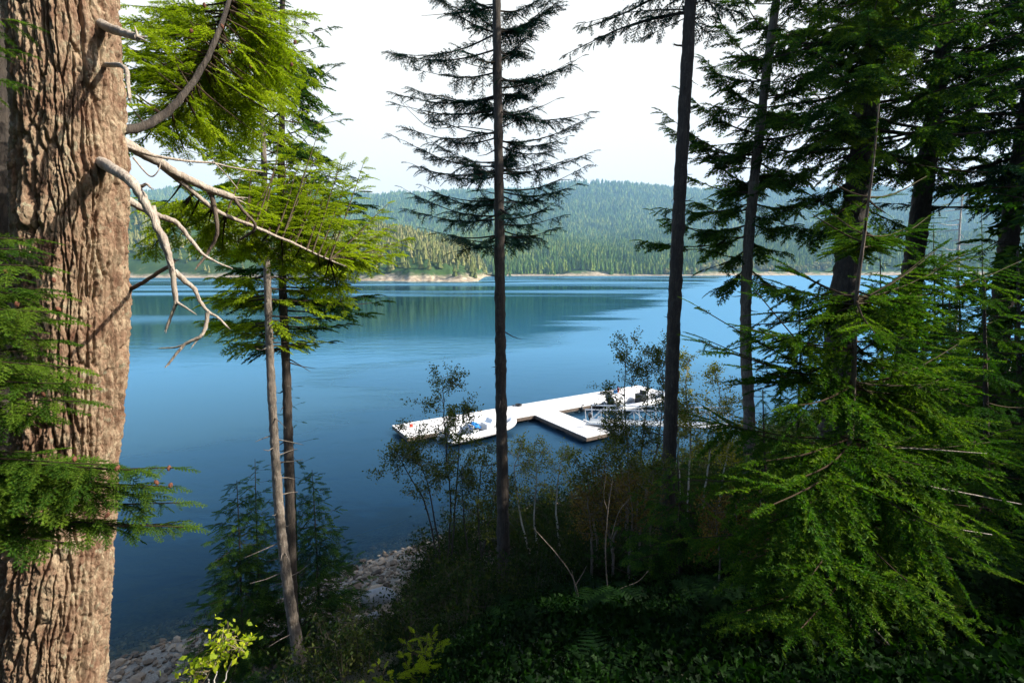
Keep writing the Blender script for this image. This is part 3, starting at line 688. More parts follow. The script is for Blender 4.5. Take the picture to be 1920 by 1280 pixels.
from_trunk(cw, Cl, [(335, 890, 2.8), (330, 950, 2.8), (280, 920, 2.75), (240, 880, 2.7), (180, 870, 2.7), (100, 870, 2.75), (328, 1005, 2.8), (200, 930, 2.8), (130, 940, 2.85), (60, 900, 2.8), (120, 1010, 2.7), (60, 850, 2.9), (300, 900, 2.8), (310, 975, 2.85), (260, 940, 2.8), (220, 905, 2.75), (160, 900, 2.75), (240, 980, 2.8)], .25, .008, .038, .35, sag=.02, dz=.1)
cw.fill(lf, T_HI, M['needle_green'], .2)
cones(lf, [P3(100, 520, 2.85), P3(8, 505, 2.7), P3(30, 565, 2.75), P3(78, 735, 2.75), P3(105, 575, 2.8), P3(224, 872, 2.68), P3(322, 905, 2.78), P3(318, 872, 2.8), P3(290, 900, 2.75), P3(80, 925, 2.7), P3(205, 960, 2.7), P3(140, 855, 2.65)], .5)

# dark trunk and lit foliage behind the old fir at the left edge
bt = empty('fir_tree', 'dark fir trunk peeking out behind the left side of the huge trunk', 'fir tree')
Cb, _ = trunk_mesh(rise_path([(-8, 900), (-10, 500), (-14, 0)], 6.0, top=22), .20, .10, M['bark_dark'], bt, 14, seed=8)
cw = Crown(11)
from_trunk(cw, Cb, [(55, 200, 6.2), (60, 300, 6.3), (40, 420, 6.2), (80, 350, 6.5), (100, 470, 6.4), (-60, 300, 5.8), (-80, 450, 6), (90, 250, 6.6), (20, 640, 6), (-20, 760, 6), (60, 560, 6.6)], .40, .014, .09, .3, dz=.1, start=.1)
whorls(cw, Cb, 15, 21.5, lambda t: 2.6 * (1 - t) + .4, 16, .5, seed=4, step=.16)
cw.fill(bt, T_MID, M['needle_lit'], .05)

# ================================================================== the pair of slim firs
def fir_tree(name, label, path, r0, r1, mat_w, mat_f, group=None, sides=14, seed=0):
    t = empty(name, label, 'fir tree', group); C, o = trunk_mesh(path, r0, r1, mat_w, t, sides, seed); return t, C
g2 = 'pair of slim firs standing together'
ta, Ca = fir_tree('slim_fir_tree', 'slim fir, the left one of the pair, its grey trunk sunlit near the base', rise_path([(562, 1240), (540, 1100), (524, 960), (513, 800), (505, 640), (500, 480), (497, 380)], 11.4, top=15.2), .125, .035, M['bark_gray'], M['needle_lit'], g2, seed=1)
cw = Crown(21)
from_trunk(cw, Ca, [(420, 605, 11.2), (400, 560, 11), (370, 555, 10.8), (455, 570, 11.2), (440, 620, 11), (560, 560, 11.3), (560, 620, 11.1), (640, 560, 11), (600, 520, 11.3), (420, 520, 11.4), (450, 480, 11.2), (590, 470, 11.2), (640, 500, 11.5), (380, 470, 11.4), (550, 420, 11.3), (440, 410, 11.5), (590, 400, 11.5), (600, 340, 11.5), (420, 350, 11.6), (480, 640, 10.6), (540, 640, 10.6), (700, 490, 11.2), (400, 290, 11.6), (580, 280, 11.6), (430, 545, 10.6), (395, 520, 11), (480, 560, 10.4), (610, 590, 10.8), (530, 600, 10.4), (650, 540, 11.4), (590, 640, 11.2), (420, 640, 11.4), (380, 600, 11.4)], .58, .022, .10, .25, dz=.05, start=.12, lift=.05)
whorls(cw, Ca, 10.8, 15.1, lambda t: 2.0 * (1 - t) + .35, 34, .5, seed=14, step=.12)
cw.fill(ta, T_MID, M['needle_lit'], -.02)
tb_, Cb2 = fir_tree('slim_fir_tree', 'slim fir, the right one of the pair, darker straight trunk', rise_path([(550, 1180), (546, 1040), (542, 880), (537, 700), (530, 540), (527, 400), (528, 250)], 12.0, top=17.6), .13, .04, M['bark_dark'], M['needle_dark'], g2, seed=2)
cw = Crown(22)
from_trunk(cw, Cb2, [(715, 565, 12), (690, 590, 11.8), (650, 610, 11.8), (700, 555, 12.5), (620, 640, 12), (590, 560, 11.5), (640, 535, 12.4), (665, 395, 12.3), (690, 385, 12.6), (640, 420, 12), (600, 440, 12), (430, 560, 12.5), (410, 600, 12.5), (620, 480, 12.4), (565, 170, 12), (590, 200, 12), (585, 150, 12.2), (600, 240, 12), (575, 300, 12), (610, 300, 12.4), (450, 170, 12), (460, 250, 12), (490, 120, 12), (640, 580, 11.4), (600, 610, 11.2), (560, 640, 11.8), (470, 600, 12), (680, 560, 12.4), (450, 640, 12.4), (500, 560, 11.4), (610, 540, 12.8), (580, 500, 12), (420, 500, 12.4)], .62, .024, .10, .2, dz=.02, start=.1, lift=.08)
whorls(cw, Cb2, 11.5, 17.4, lambda t: 1.75 * (1 - t) + .35, 46, .55, seed=15, step=.11)
cw.fill(tb_, T_MID, M['needle_dark'], 0)

# ================================================================== central fir
g3 = 'tall firs on the slope above the dock'
tc_, Cc = fir_tree('tall_fir_tree', 'tall fir in the middle, upswept dark boughs above a long bare trunk', rise_path([(945, 1085), (942, 900), (939, 700), (937, 500), (935, 300), (932, 100), (930, -60)], 13.0, top=22), .165, .06, M['bark_dark'], M['needle_blue'], g3, 16, seed=5)
cw = Crown(31, .33)
def up_branch(cw, C, ytr, tx, ty, zc, fl=.43, r0=.022, step=.055, droop=.45, bow=.08, mid=None):
    """bough leaving the trunk at height ytr, sagging and turning up to the tip"""
    q = P3(tx, ty, zc); y0 = C[0][1]; t = -(ytr - 640) / F; k = y0 / (CP + t * SP); p = at_z(C, P3(960, ytr, k)[2])
    cw.bough(p, q, bow, r0, fl, step, .12, droop, .95, 1.0, prof=lambda t: np.interp(t, [0, .2, .6, 1], [.8, 1.05, .9, .65]))
for a in [(62, 800, -40, 13), (62, 740, 95, 13.4), (92, 725, 98, 12.6), (135, 790, 130, 12.2), (178, 733, 172, 13), (180, 770, 160, 13.8), (205, 745, 195, 12.4), (245, 760, 235, 13.4), (250, 800, 215, 12), (312, 735, 252, 13), (318, 760, 300, 13.6), (330, 800, 320, 12),
          (382, 790, 350, 13.5), (405, 752, 352, 13), (410, 770, 392, 12.3), (440, 800, 430, 12.6), (440, 850, 470, 12), (455, 870, 450, 13.8), (15, 830, -40, 12.4), (10, 800, -10, 13.6),
          (112, 1010, 45, 13), (60, 1070, -20, 13), (60, 1040, 10, 12.2), (150, 1090, 110, 13), (165, 1060, 120, 12.2), (175, 1030, 150, 13.8), (210, 1105, 205, 13), (215, 1040, 190, 12), (265, 1098, 225, 13), (262, 1070, 255, 13.8), (320, 1112, 285, 13),
          (325, 1060, 300, 12.2), (355, 1095, 320, 13), (358, 1080, 345, 13.7), (410, 1062, 372, 13), (420, 1055, 402, 12.3), (440, 1020, 440, 12), (430, 1045, 430, 13.8), (450, 1000, 455, 12.4), (20, 1040, -30, 13.5),
          (120, 860, 90, 11.4), (240, 990, 210, 11.3), (330, 880, 300, 11.2), (400, 980, 370, 11.3), (200, 900, 190, 14.8), (300, 960, 260, 14.9), (380, 900, 360, 14.8), (435, 910, 450, 11.6), (150, 950, 150, 11.2)]:
    up_branch(cw, Cc, *a)
    if rng.uniform() < .55: up_branch(cw, Cc, a[0] + rng.uniform(-14, 14), 935 + (a[1] - 935) * rng.uniform(.45, .9), a[2] + rng.normal(14, 14), a[3] + rng.choice([-.8, .8]))
whorls(cw, Cc, 18.2, 21.8, lambda t: 2.2 * (1 - t) + .3, 34, .5, seed=33, step=.13)
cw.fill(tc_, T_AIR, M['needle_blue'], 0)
# a fine pale spray of bare twigs on the lower left boughs
for pts in [[(925, 245, 13), (870, 238, 12.9), (810, 240, 12.8), (775, 215, 12.8), (742, 180, 12.8)], [(925, 205, 13), (850, 215, 13), (790, 213, 12.9), (760, 195, 12.9)], [(930, 20, 13), (850, 25, 12.8), (790, 30, 12.8)], [(925, 130, 13), (880, 120, 13), (850, 100, 13)]]:
    limb(pts, .016, .004, M['twig'], tc_, 'dead_twig', 5, False)

# ================================================================== bare trunk right of the centre, bough reaching left at the top
td, Cd = fir_tree('tall_fir_tree', 'tall fir with dark bare trunk and one long bough reaching left at the top', rise_path([(1254, 880), (1260, 700), (1268, 500), (1278, 300), (1288, 120), (1296, -20), (1300, -100)], 13.5, top=27), .19, .10, M['bark_dark'], M['needle_blue'], g3, 16, seed=6)
cw = Crown(41)
up_branch(cw, Cd, 22, 1062, 100, 12.8, .38, .035, .085, .5, -.06); up_branch(cw, Cd, 18, 1085, 50, 13.2, .35, .02, .085, .5, -.05)
up_branch(cw, Cd, 30, 1200, 75, 12.8, .3, .015, .08, .9, 0); up_branch(cw, Cd, 25, 1110, 82, 12.4, .36, .02, .085, .7, -.06)
up_branch(cw, Cd, 28, 1340, 70, 13, .4, .02, .09, .6, .05); up_branch(cw, Cd, -20, 1380, 20, 13.4, .5, .02, .09, .6, .05); up_branch(cw, Cd, -30, 1130, -40, 13.4, .5, .02, .09, .6, .05)
whorls(cw, Cd, 17.2, 26.5, lambda t: 3.2 * (1 - t) + .4, 64, .6, seed=43, step=.15)
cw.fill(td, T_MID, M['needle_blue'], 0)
limb([(1284, 86, 13.4), (1272, 86, 13.3), (1265, 84, 13.3)], .03, .02, M['bark_dark'], td, 'branch_stub', 7)

# ================================================================== sunlit fir behind, x 1400
te, Ce = fir_tree('tall_fir_tree', 'fir with half sunlit trunk and bushy tufts, just right of the bare trunk', rise_path([(1405, 800), (1398, 640), (1402, 480), (1415, 330), (1432, 180), (1450, 40), (1462, -60)], 15.0, top=24), .185, .07, M['bark_gray'], M['needle_dark'], g3, 14, seed=7)
cw = Crown(51, .28)
for a in [(350, 1300, 255, 15), (360, 1290, 330, 15.2), (380, 1240, 390, 15), (440, 1205, 455, 15), (445, 1225, 395, 15.6), (420, 1270, 425, 14.6), (465, 1320, 505, 14.8), (500, 1340, 545, 14.8), (300, 1245, 205, 15), (290, 1250, 240, 15.6), (250, 1280, 170, 15.2), (200, 1320, 110, 15), (150, 1330, 130, 14.6), (120, 1350, 40, 15), (60, 1380, -20, 15),
          (330, 1500, 290, 15), (380, 1520, 370, 15.2), (420, 1490, 420, 14.5), (300, 1540, 330, 15), (240, 1520, 180, 15), (180, 1540, 120, 15), (100, 1530, 40, 15), (60, 1560, 20, 15.4), (450, 1470, 475, 14.5), (500, 1510, 560, 14.6), (480, 1330, 470, 15), (220, 1340, 200, 14), (280, 1350, 300, 13.9), (360, 1370, 380, 13.9), (150, 1400, 140, 13.8), (400, 1440, 410, 13.8), (320, 1460, 330, 16.5), (200, 1480, 200, 16.5), (260, 1400, 260, 16.6), (330, 1350, 350, 16.6), (390, 1300, 380, 16.2), (280, 1440, 260, 13.7), (50, 1440, 60, 13.7)]:
    up_branch(cw, Ce, a[0], a[1], a[2], a[3], .62, .028, .05, .35, .10)
whorls(cw, Ce, 11.8, 18.8, lambda t: 1.5, 22, .6, seed=54, step=.075, tipup=.15)
whorls(cw, Ce, 19, 23.6, lambda t: 2.6 * (1 - t) + .4, 36, .6, seed=53, step=.14)
cw.fill(te, T_MID, M['needle_dark'], .08)

# ================================================================== heavy dark firs on the right
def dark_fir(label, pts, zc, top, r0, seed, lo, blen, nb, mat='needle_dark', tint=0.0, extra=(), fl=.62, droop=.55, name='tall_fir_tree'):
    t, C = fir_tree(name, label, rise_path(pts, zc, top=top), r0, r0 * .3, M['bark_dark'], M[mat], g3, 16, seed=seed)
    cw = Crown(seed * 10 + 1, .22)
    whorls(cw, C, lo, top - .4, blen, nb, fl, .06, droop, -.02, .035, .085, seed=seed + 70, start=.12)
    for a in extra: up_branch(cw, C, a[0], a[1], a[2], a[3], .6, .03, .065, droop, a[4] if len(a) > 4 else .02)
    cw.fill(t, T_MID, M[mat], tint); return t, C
tbig, Cbig = dark_fir('big dark fir with the densest drooping crown, its thick trunk behind the young fir', [(1566, 760), (1572, 640), (1590, 480), (1612, 320), (1630, 180), (1645, 40)], 12.6, 24, .36, 8, 13.2, lambda t: 3.4 * (1 - t * .7), 104, 'needle_dark', .02,
         [(160, 1460, 140, 12.4), (210, 1480, 230, 12.2), (100, 1470, 60, 12), (280, 1480, 330, 12.4), (250, 1500, 290, 11.8), (330, 1490, 400, 12.2), (60, 1500, 20, 12), (380, 1530, 440, 12.3), (300, 1720, 330, 12.4), (200, 1740, 200, 12.2), (380, 1700, 430, 12.2), (410, 1460, 330, 12.5), (150, 1700, 90, 11.8), (440, 1450, 420, 12.6), (120, 1560, 120, 10.8), (220, 1600, 230, 10.7), (300, 1560, 320, 10.8)])
dark_fir('thick dark fir leaning slightly right, second trunk from the right edge', [(1702, 620), (1712, 500), (1728, 380), (1750, 220), (1772, 60), (1782, -20)], 14.0, 25, .30, 9, 14.0, lambda t: 3.3 * (1 - t * .7), 92, 'needle_dark', .0,
         [(120, 1860, 90, 13.8), (200, 1870, 180, 13.6), (60, 1850, 30, 13.8), (300, 1850, 290, 14), (260, 1690, 330, 13.8), (180, 1690, 200, 13.6), (240, 1840, 250, 13.2)])
dark_fir('dark fir trunk cut by the right edge of the picture', [(1872, 640), (1886, 500), (1900, 380), (1920, 250), (1950, 60)], 13.5, 23, .27, 10, 12.0, lambda t: 2.9 * (1 - t * .7), 76, 'needle_blue', .05,
         [(200, 1880, 190, 13.4), (240, 1830, 250, 13.2), (310, 1850, 310, 13.2), (330, 1800, 345, 13.6), (120, 1840, 120, 13.4), (440, 1840, 470, 13.4), (80, 1880, 60, 13.4)])
sb = Crown(181, .1)
for px, py, zc, yt in [(1560, 60, 10.4, 20), (1520, 110, 10.6, 90), (1600, 110, 10.2, 60), (1660, 60, 10.2, 20), (1700, 100, 10.4, 60), (1740, 60, 10.8, 30), (1690, 170, 10.3, 110), (1620, 180, 10.1, 120), (1570, 200, 10.3, 150), (1500, 30, 11, -10), (1640, 20, 10, -20), (1720, 20, 10.4, -20), (1530, 270, 10.6, 210), (1480, 60, 14.5, 30), (1760, 130, 10.8, 90), (1590, 330, 10.5, 280), (1540, 420, 10.6, 370), (1660, 290, 10.4, 250), (1600, 60, 10, 0), (1680, 120, 10, 60)]:
    up_branch(sb, Cbig, yt, px, py, zc, .5, .022, .07, .6, .03)
sb.fill(tbig, T_MID, M['needle_green'], .25, name='sun_tinted_bough')  # brighter needle colour paints sunlit patches on the dark fir
# unseen trees added beyond the right edge to shade this part of the slope
for k, (x, y, tp, ln, s) in enumerate([(17.5, 13.0, 22, 3.2, 12), (16.0, 8.2, 20, 3.0, 13), (23.0, 11.5, 29, 3.8, 14), (20.0, 17.0, 27, 3.6, 15), (28.0, 7.5, 31, 4.0, 16), (30.0, 14.5, 31, 4.0, 17)]):
    g_ = float(gz(x, y)); t = empty('tall_fir_tree', 'tall dark unseen fir added beyond the right edge for its shade', 'fir tree', 'unseen shade firs added beyond the right edge')
    C, _ = trunk_mesh([[x, y, g_ - .3], [x + .1, y, (g_ + tp) / 2], [x + .2, y, tp]], .3, .06, M['bark_dark'], t, 12, s)
    cw = Crown(s * 11); whorls(cw, C, g_ + 3.0, tp - .3, lambda t, ln=ln: ln * (1 - t * .85), 90, .85, .06, .4, 0, .035, .20, seed=s)
    cw.fill(t, T_LO, M['needle_dark'], 0)

for k, (x, y, tp, ln, s) in enumerate([(10.5, 3.0, 15.0, 2.4, 21), (12.5, 6.2, 18, 2.8, 22), (13.5, 1.0, 17, 2.8, 23), (9.5, -1.5, 17, 2.8, 24), (11.5, 9.6, 23, 3.0, 25)]):  # unseen lower firs added, heights set to shade the undergrowth
    g_ = float(gz(x, y)); t = empty('tall_fir_tree', 'lower unseen fir added beyond the right edge for its shade, nearer the viewer', 'fir tree', 'lower unseen shade firs added beyond the right edge')
    C, _ = trunk_mesh([[x, y, g_ - .3], [x + .1, y, (g_ + tp) / 2], [x + .2, y, tp]], .2, .05, M['bark_dark'], t, 12, s)
    cw = Crown(s * 11); whorls(cw, C, g_ + .6, tp - .3, lambda t, ln=ln: ln * (1 - t * .85), 80, .85, .06, .4, 0, .035, .17, seed=s)
    cw.fill(t, T_LO, M['needle_dark'], 0)
for k, (x, y, tp, ln, s) in enumerate([(-7, -7, 27, 4, 31), (0, -6, 28, 4, 32), (7, -8, 29, 4, 33), (3.5, -13, 32, 4.5, 34), (-4, -13, 32, 4.5, 35), (-11, -2, 26, 3.8, 36)]):  # unseen firs added behind the camera to block sky light
    g_ = float(gz(x, y)); t = empty('tall_fir_tree', 'tall unseen fir added behind the viewpoint to block sky light', 'fir tree', 'unseen firs added behind the viewpoint against sky light')
    C, _ = trunk_mesh([[x, y, g_ - .3], [x + .1, y, (g_ + tp) / 2], [x + .2, y, tp]], .3, .06, M['bark_dark'], t, 12, s)
    cw = Crown(s * 11); whorls(cw, C, g_ + 3.5, tp - .3, lambda t, ln=ln: ln * (1 - t * .85), 80, 1.0, .06, .4, 0, .035, .22, seed=s)
    cw.fill(t, T_LO, M['needle_dark'], 0)

# ================================================================== stones and boulders on the beach
def stone_tpl(seed, sub=1):
    import bmesh
    bm = bmesh.new(); bmesh.ops.create_icosphere(bm, subdivisions=sub, radius=1)
    V = np.array([v.co[:] for v in bm.verts]); Fc = np.array([[v.index for v in f.verts] for f in bm.faces]); bm.free()
    V = V * (1 + .28 * fbm(V[:, 0] * 1.1 + seed * 7, V[:, 1] * 1.1, V[:, 2] * 1.1, 2, seed))[:, None]
    rs = np.random.default_rng(seed)
    for _ in range(5):       # flat broken faces
        n_ = norm(rs.normal(size=3)); d = V @ n_; lim = rs.uniform(.5, .8); V = V - np.clip(d - lim, 0, None)[:, None] * n_ * .9
    return V * [1, .75, .55], Fc
def stone_mat(name, c0, c1, c2):
    m, N, L = new_mat(name); b = N.new('ShaderNodeBsdfPrincipled'); b.inputs['Roughness'].default_value = .85
    at = N.new('ShaderNodeAttribute'); at.attribute_name = 'tint'
    f = noise(N, L, 9, 6, .7); f2 = noise(N, L, 55, 4, .7)
    v = math_(N, L, 'ADD', math_(N, L, 'MULTIPLY', at.outputs['Fac'], .6), math_(N, L, 'MULTIPLY', f, .4))
    L.new(ramp(N, L, v, [(.2, c0), (.5, c1), (.8, c2)]), b.inputs['Base Color'])
    bp = N.new('ShaderNodeBump'); bp.inputs['Strength'].default_value = .5; bp.inputs['Distance'].default_value = .02
    L.new(math_(N, L, 'ADD', f, math_(N, L, 'MULTIPLY', f2, .4)), bp.inputs['Height']); L.new(bp.outputs[0], b.inputs['Normal'])
    out(N, L, b.outputs[0]); return m
M['stone'] = stone_mat('beach_stone', (.05, .034, .022), (.14, .10, .066), (.34, .26, .18))
M['boulder'] = stone_mat('boulder_rock', (.14, .15, .16), (.27, .28, .29), (.42, .42, .41))
mb = MB(); st = [stone_tpl(s) for s in range(7)]
rs = np.random.default_rng(3); n = 15000; xs = rs.uniform(-26, 6, n); dd = rs.uniform(-4.5, 4.6, n); yb = 19.7 + .67 * xs - dd * 1.2
zz = gz(xs, yb); sz = np.exp(rs.normal(-2.55, .45, n)); tn = rs.uniform(0, 1, n); pk = rs.integers(0, 7, n)
for k, (V, Fc) in enumerate(st):
    i = np.where(pk == k)[0]; a = rs.uniform(0, 6.28, len(i)); ca, sa = np.cos(a)[:, None], np.sin(a)[:, None]; s_s = sz[i][:, None]
    b_ = rs.uniform(-.4, .4, len(i))[:, None]
    vx = (V[:, 0] * ca - V[:, 1] * sa) * s_s + xs[i][:, None]; vy = (V[:, 0] * sa + V[:, 1] * ca) * s_s + yb[i][:, None]; vz = (V[:, 2] + V[:, 0] * b_) * s_s + zz[i][:, None] + s_s * .2
    mb.add(np.stack([vx, vy, vz], -1).reshape(-1, 3), (Fc[None] + (np.arange(len(i)) * len(V))[:, None, None]).reshape(-1, 3), np.repeat(tn[i], len(Fc)))
tag(mb.build('beach_stones', M['stone'], smooth=False), 'pale rounded stones covering the beach at the waterline', kind='stuff')
def hit(px, py, z_add=0.0):
    """where the sight line through a pixel meets the slope"""
    for zc in np.arange(1.5, 60, .05):
        p = P3(px, py, zc)
        if p[2] < gz(p[0], p[1]) + z_add: return p
    return P3(px, py, 20)
bl = [(720, 1128, .34, 'grey angular boulder, the largest on the sunny beach'), (612, 1182, .26, 'grey boulder just right of the pair of firs'), (645, 1196, .20, 'low grey boulder on the beach below the grey angular one'), (672, 1165, .17, 'small pale boulder left of the largest boulder'),
      (640, 1114, .17, 'pale boulder at the upper end of the stony beach'), (625, 1214, .16, 'grey boulder nearest the camera beside the green undergrowth'), (700, 1160, .15, 'small grey boulder close under the largest one'), (590, 1200, .2, 'grey boulder touching the foot of the right slim fir')]
for k, (px, py, s, lb) in enumerate(bl):
    V, Fc = stone_tpl(30 + k, 3); V = V * s * 1.45; p = hit(px, py); mb = MB(); mb.add(V * [1.15, 1, 1.15] + p + [0, 0, s * .2], Fc, .3 + .1 * (k % 4))
    tag(mb.build('boulder', M['boulder'], smooth=True), lb, 'boulder', 'boulders on the beach')

# ================================================================== dock, gangway and boats
M['deck'] = simple('bleached_deck', (.56, .545, .53), .75, nscale=3, namt=.14)
M['float_side'] = simple('dock_side_timber', (.10, .075, .06), .8, nscale=8, namt=.4)
M['white_alu'] = simple('painted_aluminium', (.62, .64, .66), .4, .3)
M['black'] = simple('black_rubber', (.015, .015, .017), .5)
M['engine'] = simple('engine_cowling', (.02, .021, .024), .25, coat=.6)
M['hull_white'] = simple('white_hull', (.72, .72, .73), .35, nscale=5, namt=.05)
M['hull_grey'] = simple('grey_hull', (.45, .46, .47), .4, nscale=5, namt=.08)
M['blue'] = simple('blue_tarp', (.01, .15, .42), .5, nscale=9, namt=.25, bump=.4)
M['red'] = simple('red_plastic', (.55, .05, .02), .45)
M['floor_grey'] = simple('boat_floor', (.35, .37, .38), .6)
M['red_line'] = simple('boot_stripe', (.40, .12, .08), .5)
DZ = .45
A_ = PZ(735, 797, DZ); B_ = PZ(1197, 722, DZ); ax_ = norm(B_ - A_); nx = np.array([ax_[1], -ax_[0], 0])   # nx towards the camera side
if nx[1] > 0: nx = -nx
def dock_piece(parent, o, ax, nx, L_, W, boards=True, slabs=1):
    """deck boards over a timber frame on floats"""
    mb = MB(); n = int(L_ / .14); th = math.atan2(ax[1], ax[0])
    for k in range(n):
        c = o + ax * (k + .5) * L_ / n + nx * W / 2; mb.box([c[0], c[1], DZ - .02 + .002 * math.sin(k * 1.7)], [L_ / n * .93, W, .04], th)
    mb.build('deck', M['deck'], parent)
    mb = MB()
    for s in (.06, W - .06):
        c = o + ax * L_ / 2 + nx * s; mb.box([c[0], c[1], DZ - .15], [L_ - .02, .10, .215], th)
    for s in (.05, L_ - .05):
        c = o + ax * s + nx * W / 2; mb.box([c[0], c[1], DZ - .153], [.09, W - .24, .20], th)
    mb.build('side_beam', M['float_side'], parent)
    n = max(2, int(L_ / 2.6)); first = None
    for k in range(n):
        c = o + ax * (k + .5) * L_ / n + nx * W / 2
        if first is None:
            mb = MB(); mb.box([0, 0, 0], [1.9, W - .3, .5], 0); q = mb.build('float', M['black'], parent); first = q
        else: q = first.copy(); col.objects.link(q); q.parent = parent
        q.location = (c[0], c[1], .02); q.rotation_euler = (0, 0, th)
LM = np.linalg.norm(B_ - A_)
dk = empty('dock', 'long white floating dock lying across the blue water', 'dock')
dock_piece(dk, A_, ax_, nx, LM, 2.9)
cl0 = None
for k, (s, wn) in enumerate([(1.2, .12), (6.5, .12), (9.3, .12), (13.8, 2.78), (16.3, 2.78), (20.5, .12), (4.6, 2.78)]):
    c = A_ + ax_ * s + nx * wn
    if cl0 is None:
        mb = MB(); mb.box([0, 0, .03], [.08, .06, .06]); mb.tube([[-.16, 0, .08], [-.08, 0, .07], [.08, 0, .07], [.16, 0, .08]], [.015, .022, .022, .015], 8)
        q = mb.build('cleat', M['black'], dk); cl0 = q
    else: q = cl0.copy(); col.objects.link(q); q.parent = dk
    q.location = (c[0], c[1], DZ + .002); q.rotation_euler = (0, 0, math.atan2(ax_[1], ax_[0]))
F0 = PZ(985, 770, DZ); F1 = PZ(1100, 820, DZ); F2 = PZ(1152, 806, DZ)
fa = norm(F1 - F0); fn = np.array([-fa[1], fa[0], 0]); fn = fn if fn @ (F2 - F1) > 0 else -fn; FW = 2.0
s0 = A_ + nx * 2.93; tt_ = ((F0 - s0) @ nx) / -(fa @ nx) if abs(fa @ nx) > 1e-6 else 0; print('fa.ax', fa @ ax_, fn @ nx); F0 = F0 + fa * max(((s0 - F0) @ nx) / (fa @ nx), ((s0 - F0 - fn * FW) @ nx) / (fa @ nx))
fd = empty('dock', 'shorter white dock finger jutting towards the shore', 'dock')
dock_piece(fd, F0, fa, fn, np.linalg.norm(F1 - F0), FW)
# gangway with truss sides
ga = F1 - fa * 2.2 + fn * 2.05 + np.array([0, 0, .12]); gb = np.array([12.6, 28.6, 1.5]); gw = empty('gangway', 'white truss gangway from the finger dock to the shore', 'gangway')
gd = norm(gb - ga); gs = norm(np.cross([0, 0, 1.0], gd)); GL = np.linalg.norm(gb - ga); upv = np.cross(gd, gs)
mb = MB(); th = math.atan2(gd[1], gd[0]); mbm = np.stack([gd, gs, upv], 1)
mb.box((ga + gb) / 2, [GL, .9, .05], M=mbm); mb.build('walkway', M['floor_grey'], gw)
for s in (-.6, .6):
    mb = MB(); o_ = ga + gs * s
    mb.tube([o_, o_ + gd * GL], .04, 6); mb.tube([o_ + upv * .95, o_ + upv * .95 + gd * GL], .04, 6)
    n = int(GL / .95)
    for k in range(n + 1):
        p = o_ + gd * GL * k / n; mb.tube([p, p + upv * .95], .028, 5)
        if k < n: q = o_ + gd * GL * (k + 1) / n; mb.tube([p + upv * .95 * (k % 2), q + upv * .95 * ((k + 1) % 2)], .024, 5)
    mb.build('truss_side', M['white_alu'], gw)
# boats. local x = forward, z up
def place_local(t, c, ang, z=0.0): t.location = (c[0], c[1], z); t.rotation_euler = (0, 0, ang)
def outboard(parent, x, s=1.0):
    mb = MB()
    P = [[-.12, 0, .55], [-.12, 0, .62], [-.12, 0, .80], [-.10, 0, .98], [-.08, 0, 1.06]]
    mb.tube(np.array(P) * s + [x, 0, 0], np.array([.10, .17, .20, .17, .08]) * s, 12)
    mb.tube(np.array([[-.14, 0, .58], [-.16, 0, .2], [-.18, 0, -.25]]) * s + [x, 0, 0], np.array([.09, .07, .05]) * s, 8)
    mb.box([x - .22 * s, 0, -.2 * s], [.3 * s, .03, .12 * s])
    o = mb.build('outboard_motor', M['engine'], parent, smooth=False)
    mb = MB(); mb.box([x + .06 * s, 0, .48 * s], [.14 * s, .22 * s, .25 * s]); mb.build('bracket', M['white_alu'], o)
    mb = MB(); mb.tube([[x + .02 * s, 0, .74 * s], [x + .30 * s, 0, .80 * s], [x + .46 * s, 0, .82 * s]], .022 * s, 6); mb.build('tiller', M['black'], o)
    return o
def rib(label, L_, W, hullmat, stripe=True):
    t = empty('inflatable_boat', label, 'boat', None); r = .23
    path = [[-L_ / 2 - .1, W / 2 - r, .42], [-L_ / 2 + .2, W / 2 - r, .40], [0, W / 2 - r, .42], [L_ * .28, W / 2 - r - .1, .48], [L_ * .43, W * .22, .60], [L_ / 2, 0, .68], [L_ * .43, -W * .22, .60], [L_ * .28, -W / 2 + r + .1, .48], [0, -W / 2 + r, .42], [-L_ / 2 + .2, -W / 2 + r, .40], [-L_ / 2 - .1, -W / 2 + r, .42]]
    C = cr(path, 8); n = len(C); rr = np.full(n, r); rr[0] = rr[-1] = .06; rr[1] = rr[-2] = .14; rr[2] = rr[-3] = .2
    mb = MB(); mb.tube(C, rr, 16); mb.build('tube', hullmat, t, smooth=True)
    mb = MB(); mb.tube(C[3:-3] + np.array([0, 0, -.17]) , .05, 6); mb.build('rub_strake', M['red_line'] if stripe else M['black'], t, smooth=True)
    mb = MB(); half = [[-L_ / 2 + .15, .0, -.12], [-L_ / 2 + .15, W / 2 - .3, .18], [0, W / 2 - .3, .2], [L_ * .3, W / 2 - .4, .28], [L_ * .46, .02, .45]]
    V = np.array(half + [[x, -y_, z] for x, y_, z in half] + [[0, 0, -.16], [L_ * .3, 0, -.02]])
    mb.add(V, [[0, 1, 2, 10], [10, 2, 3, 11], [0, 10, 7, 6], [10, 11, 8, 7]]); mb.add(V, [[11, 3, 4], [11, 9, 8]]); mb.build('hull', M['hull_grey'], t, smooth=True)
    mb = MB(); mb.prism([[-L_ / 2 + .2, -W / 2 + .35], [L_ * .3, -W / 2 + .5], [L_ * .42, 0], [L_ * .3, W / 2 - .5], [-L_ / 2 + .2, W / 2 - .35]], .22, .26); mb.build('floor', M['floor_grey'], t)
    mb = MB(); mb.box([-L_ / 2 + .18, 0, .4], [.07, W - .75, .5]); mb.build('transom', M['hull_white'], t)
    outboard(t, -L_ / 2 + .12)
    return t
b1c = (PZ(838, 812, 0.25) + PZ(924, 788, .3)) / 2; b1d = PZ(924, 785, .3) - PZ(838, 812, .25); ang1 = math.atan2(ax_[1], ax_[0])
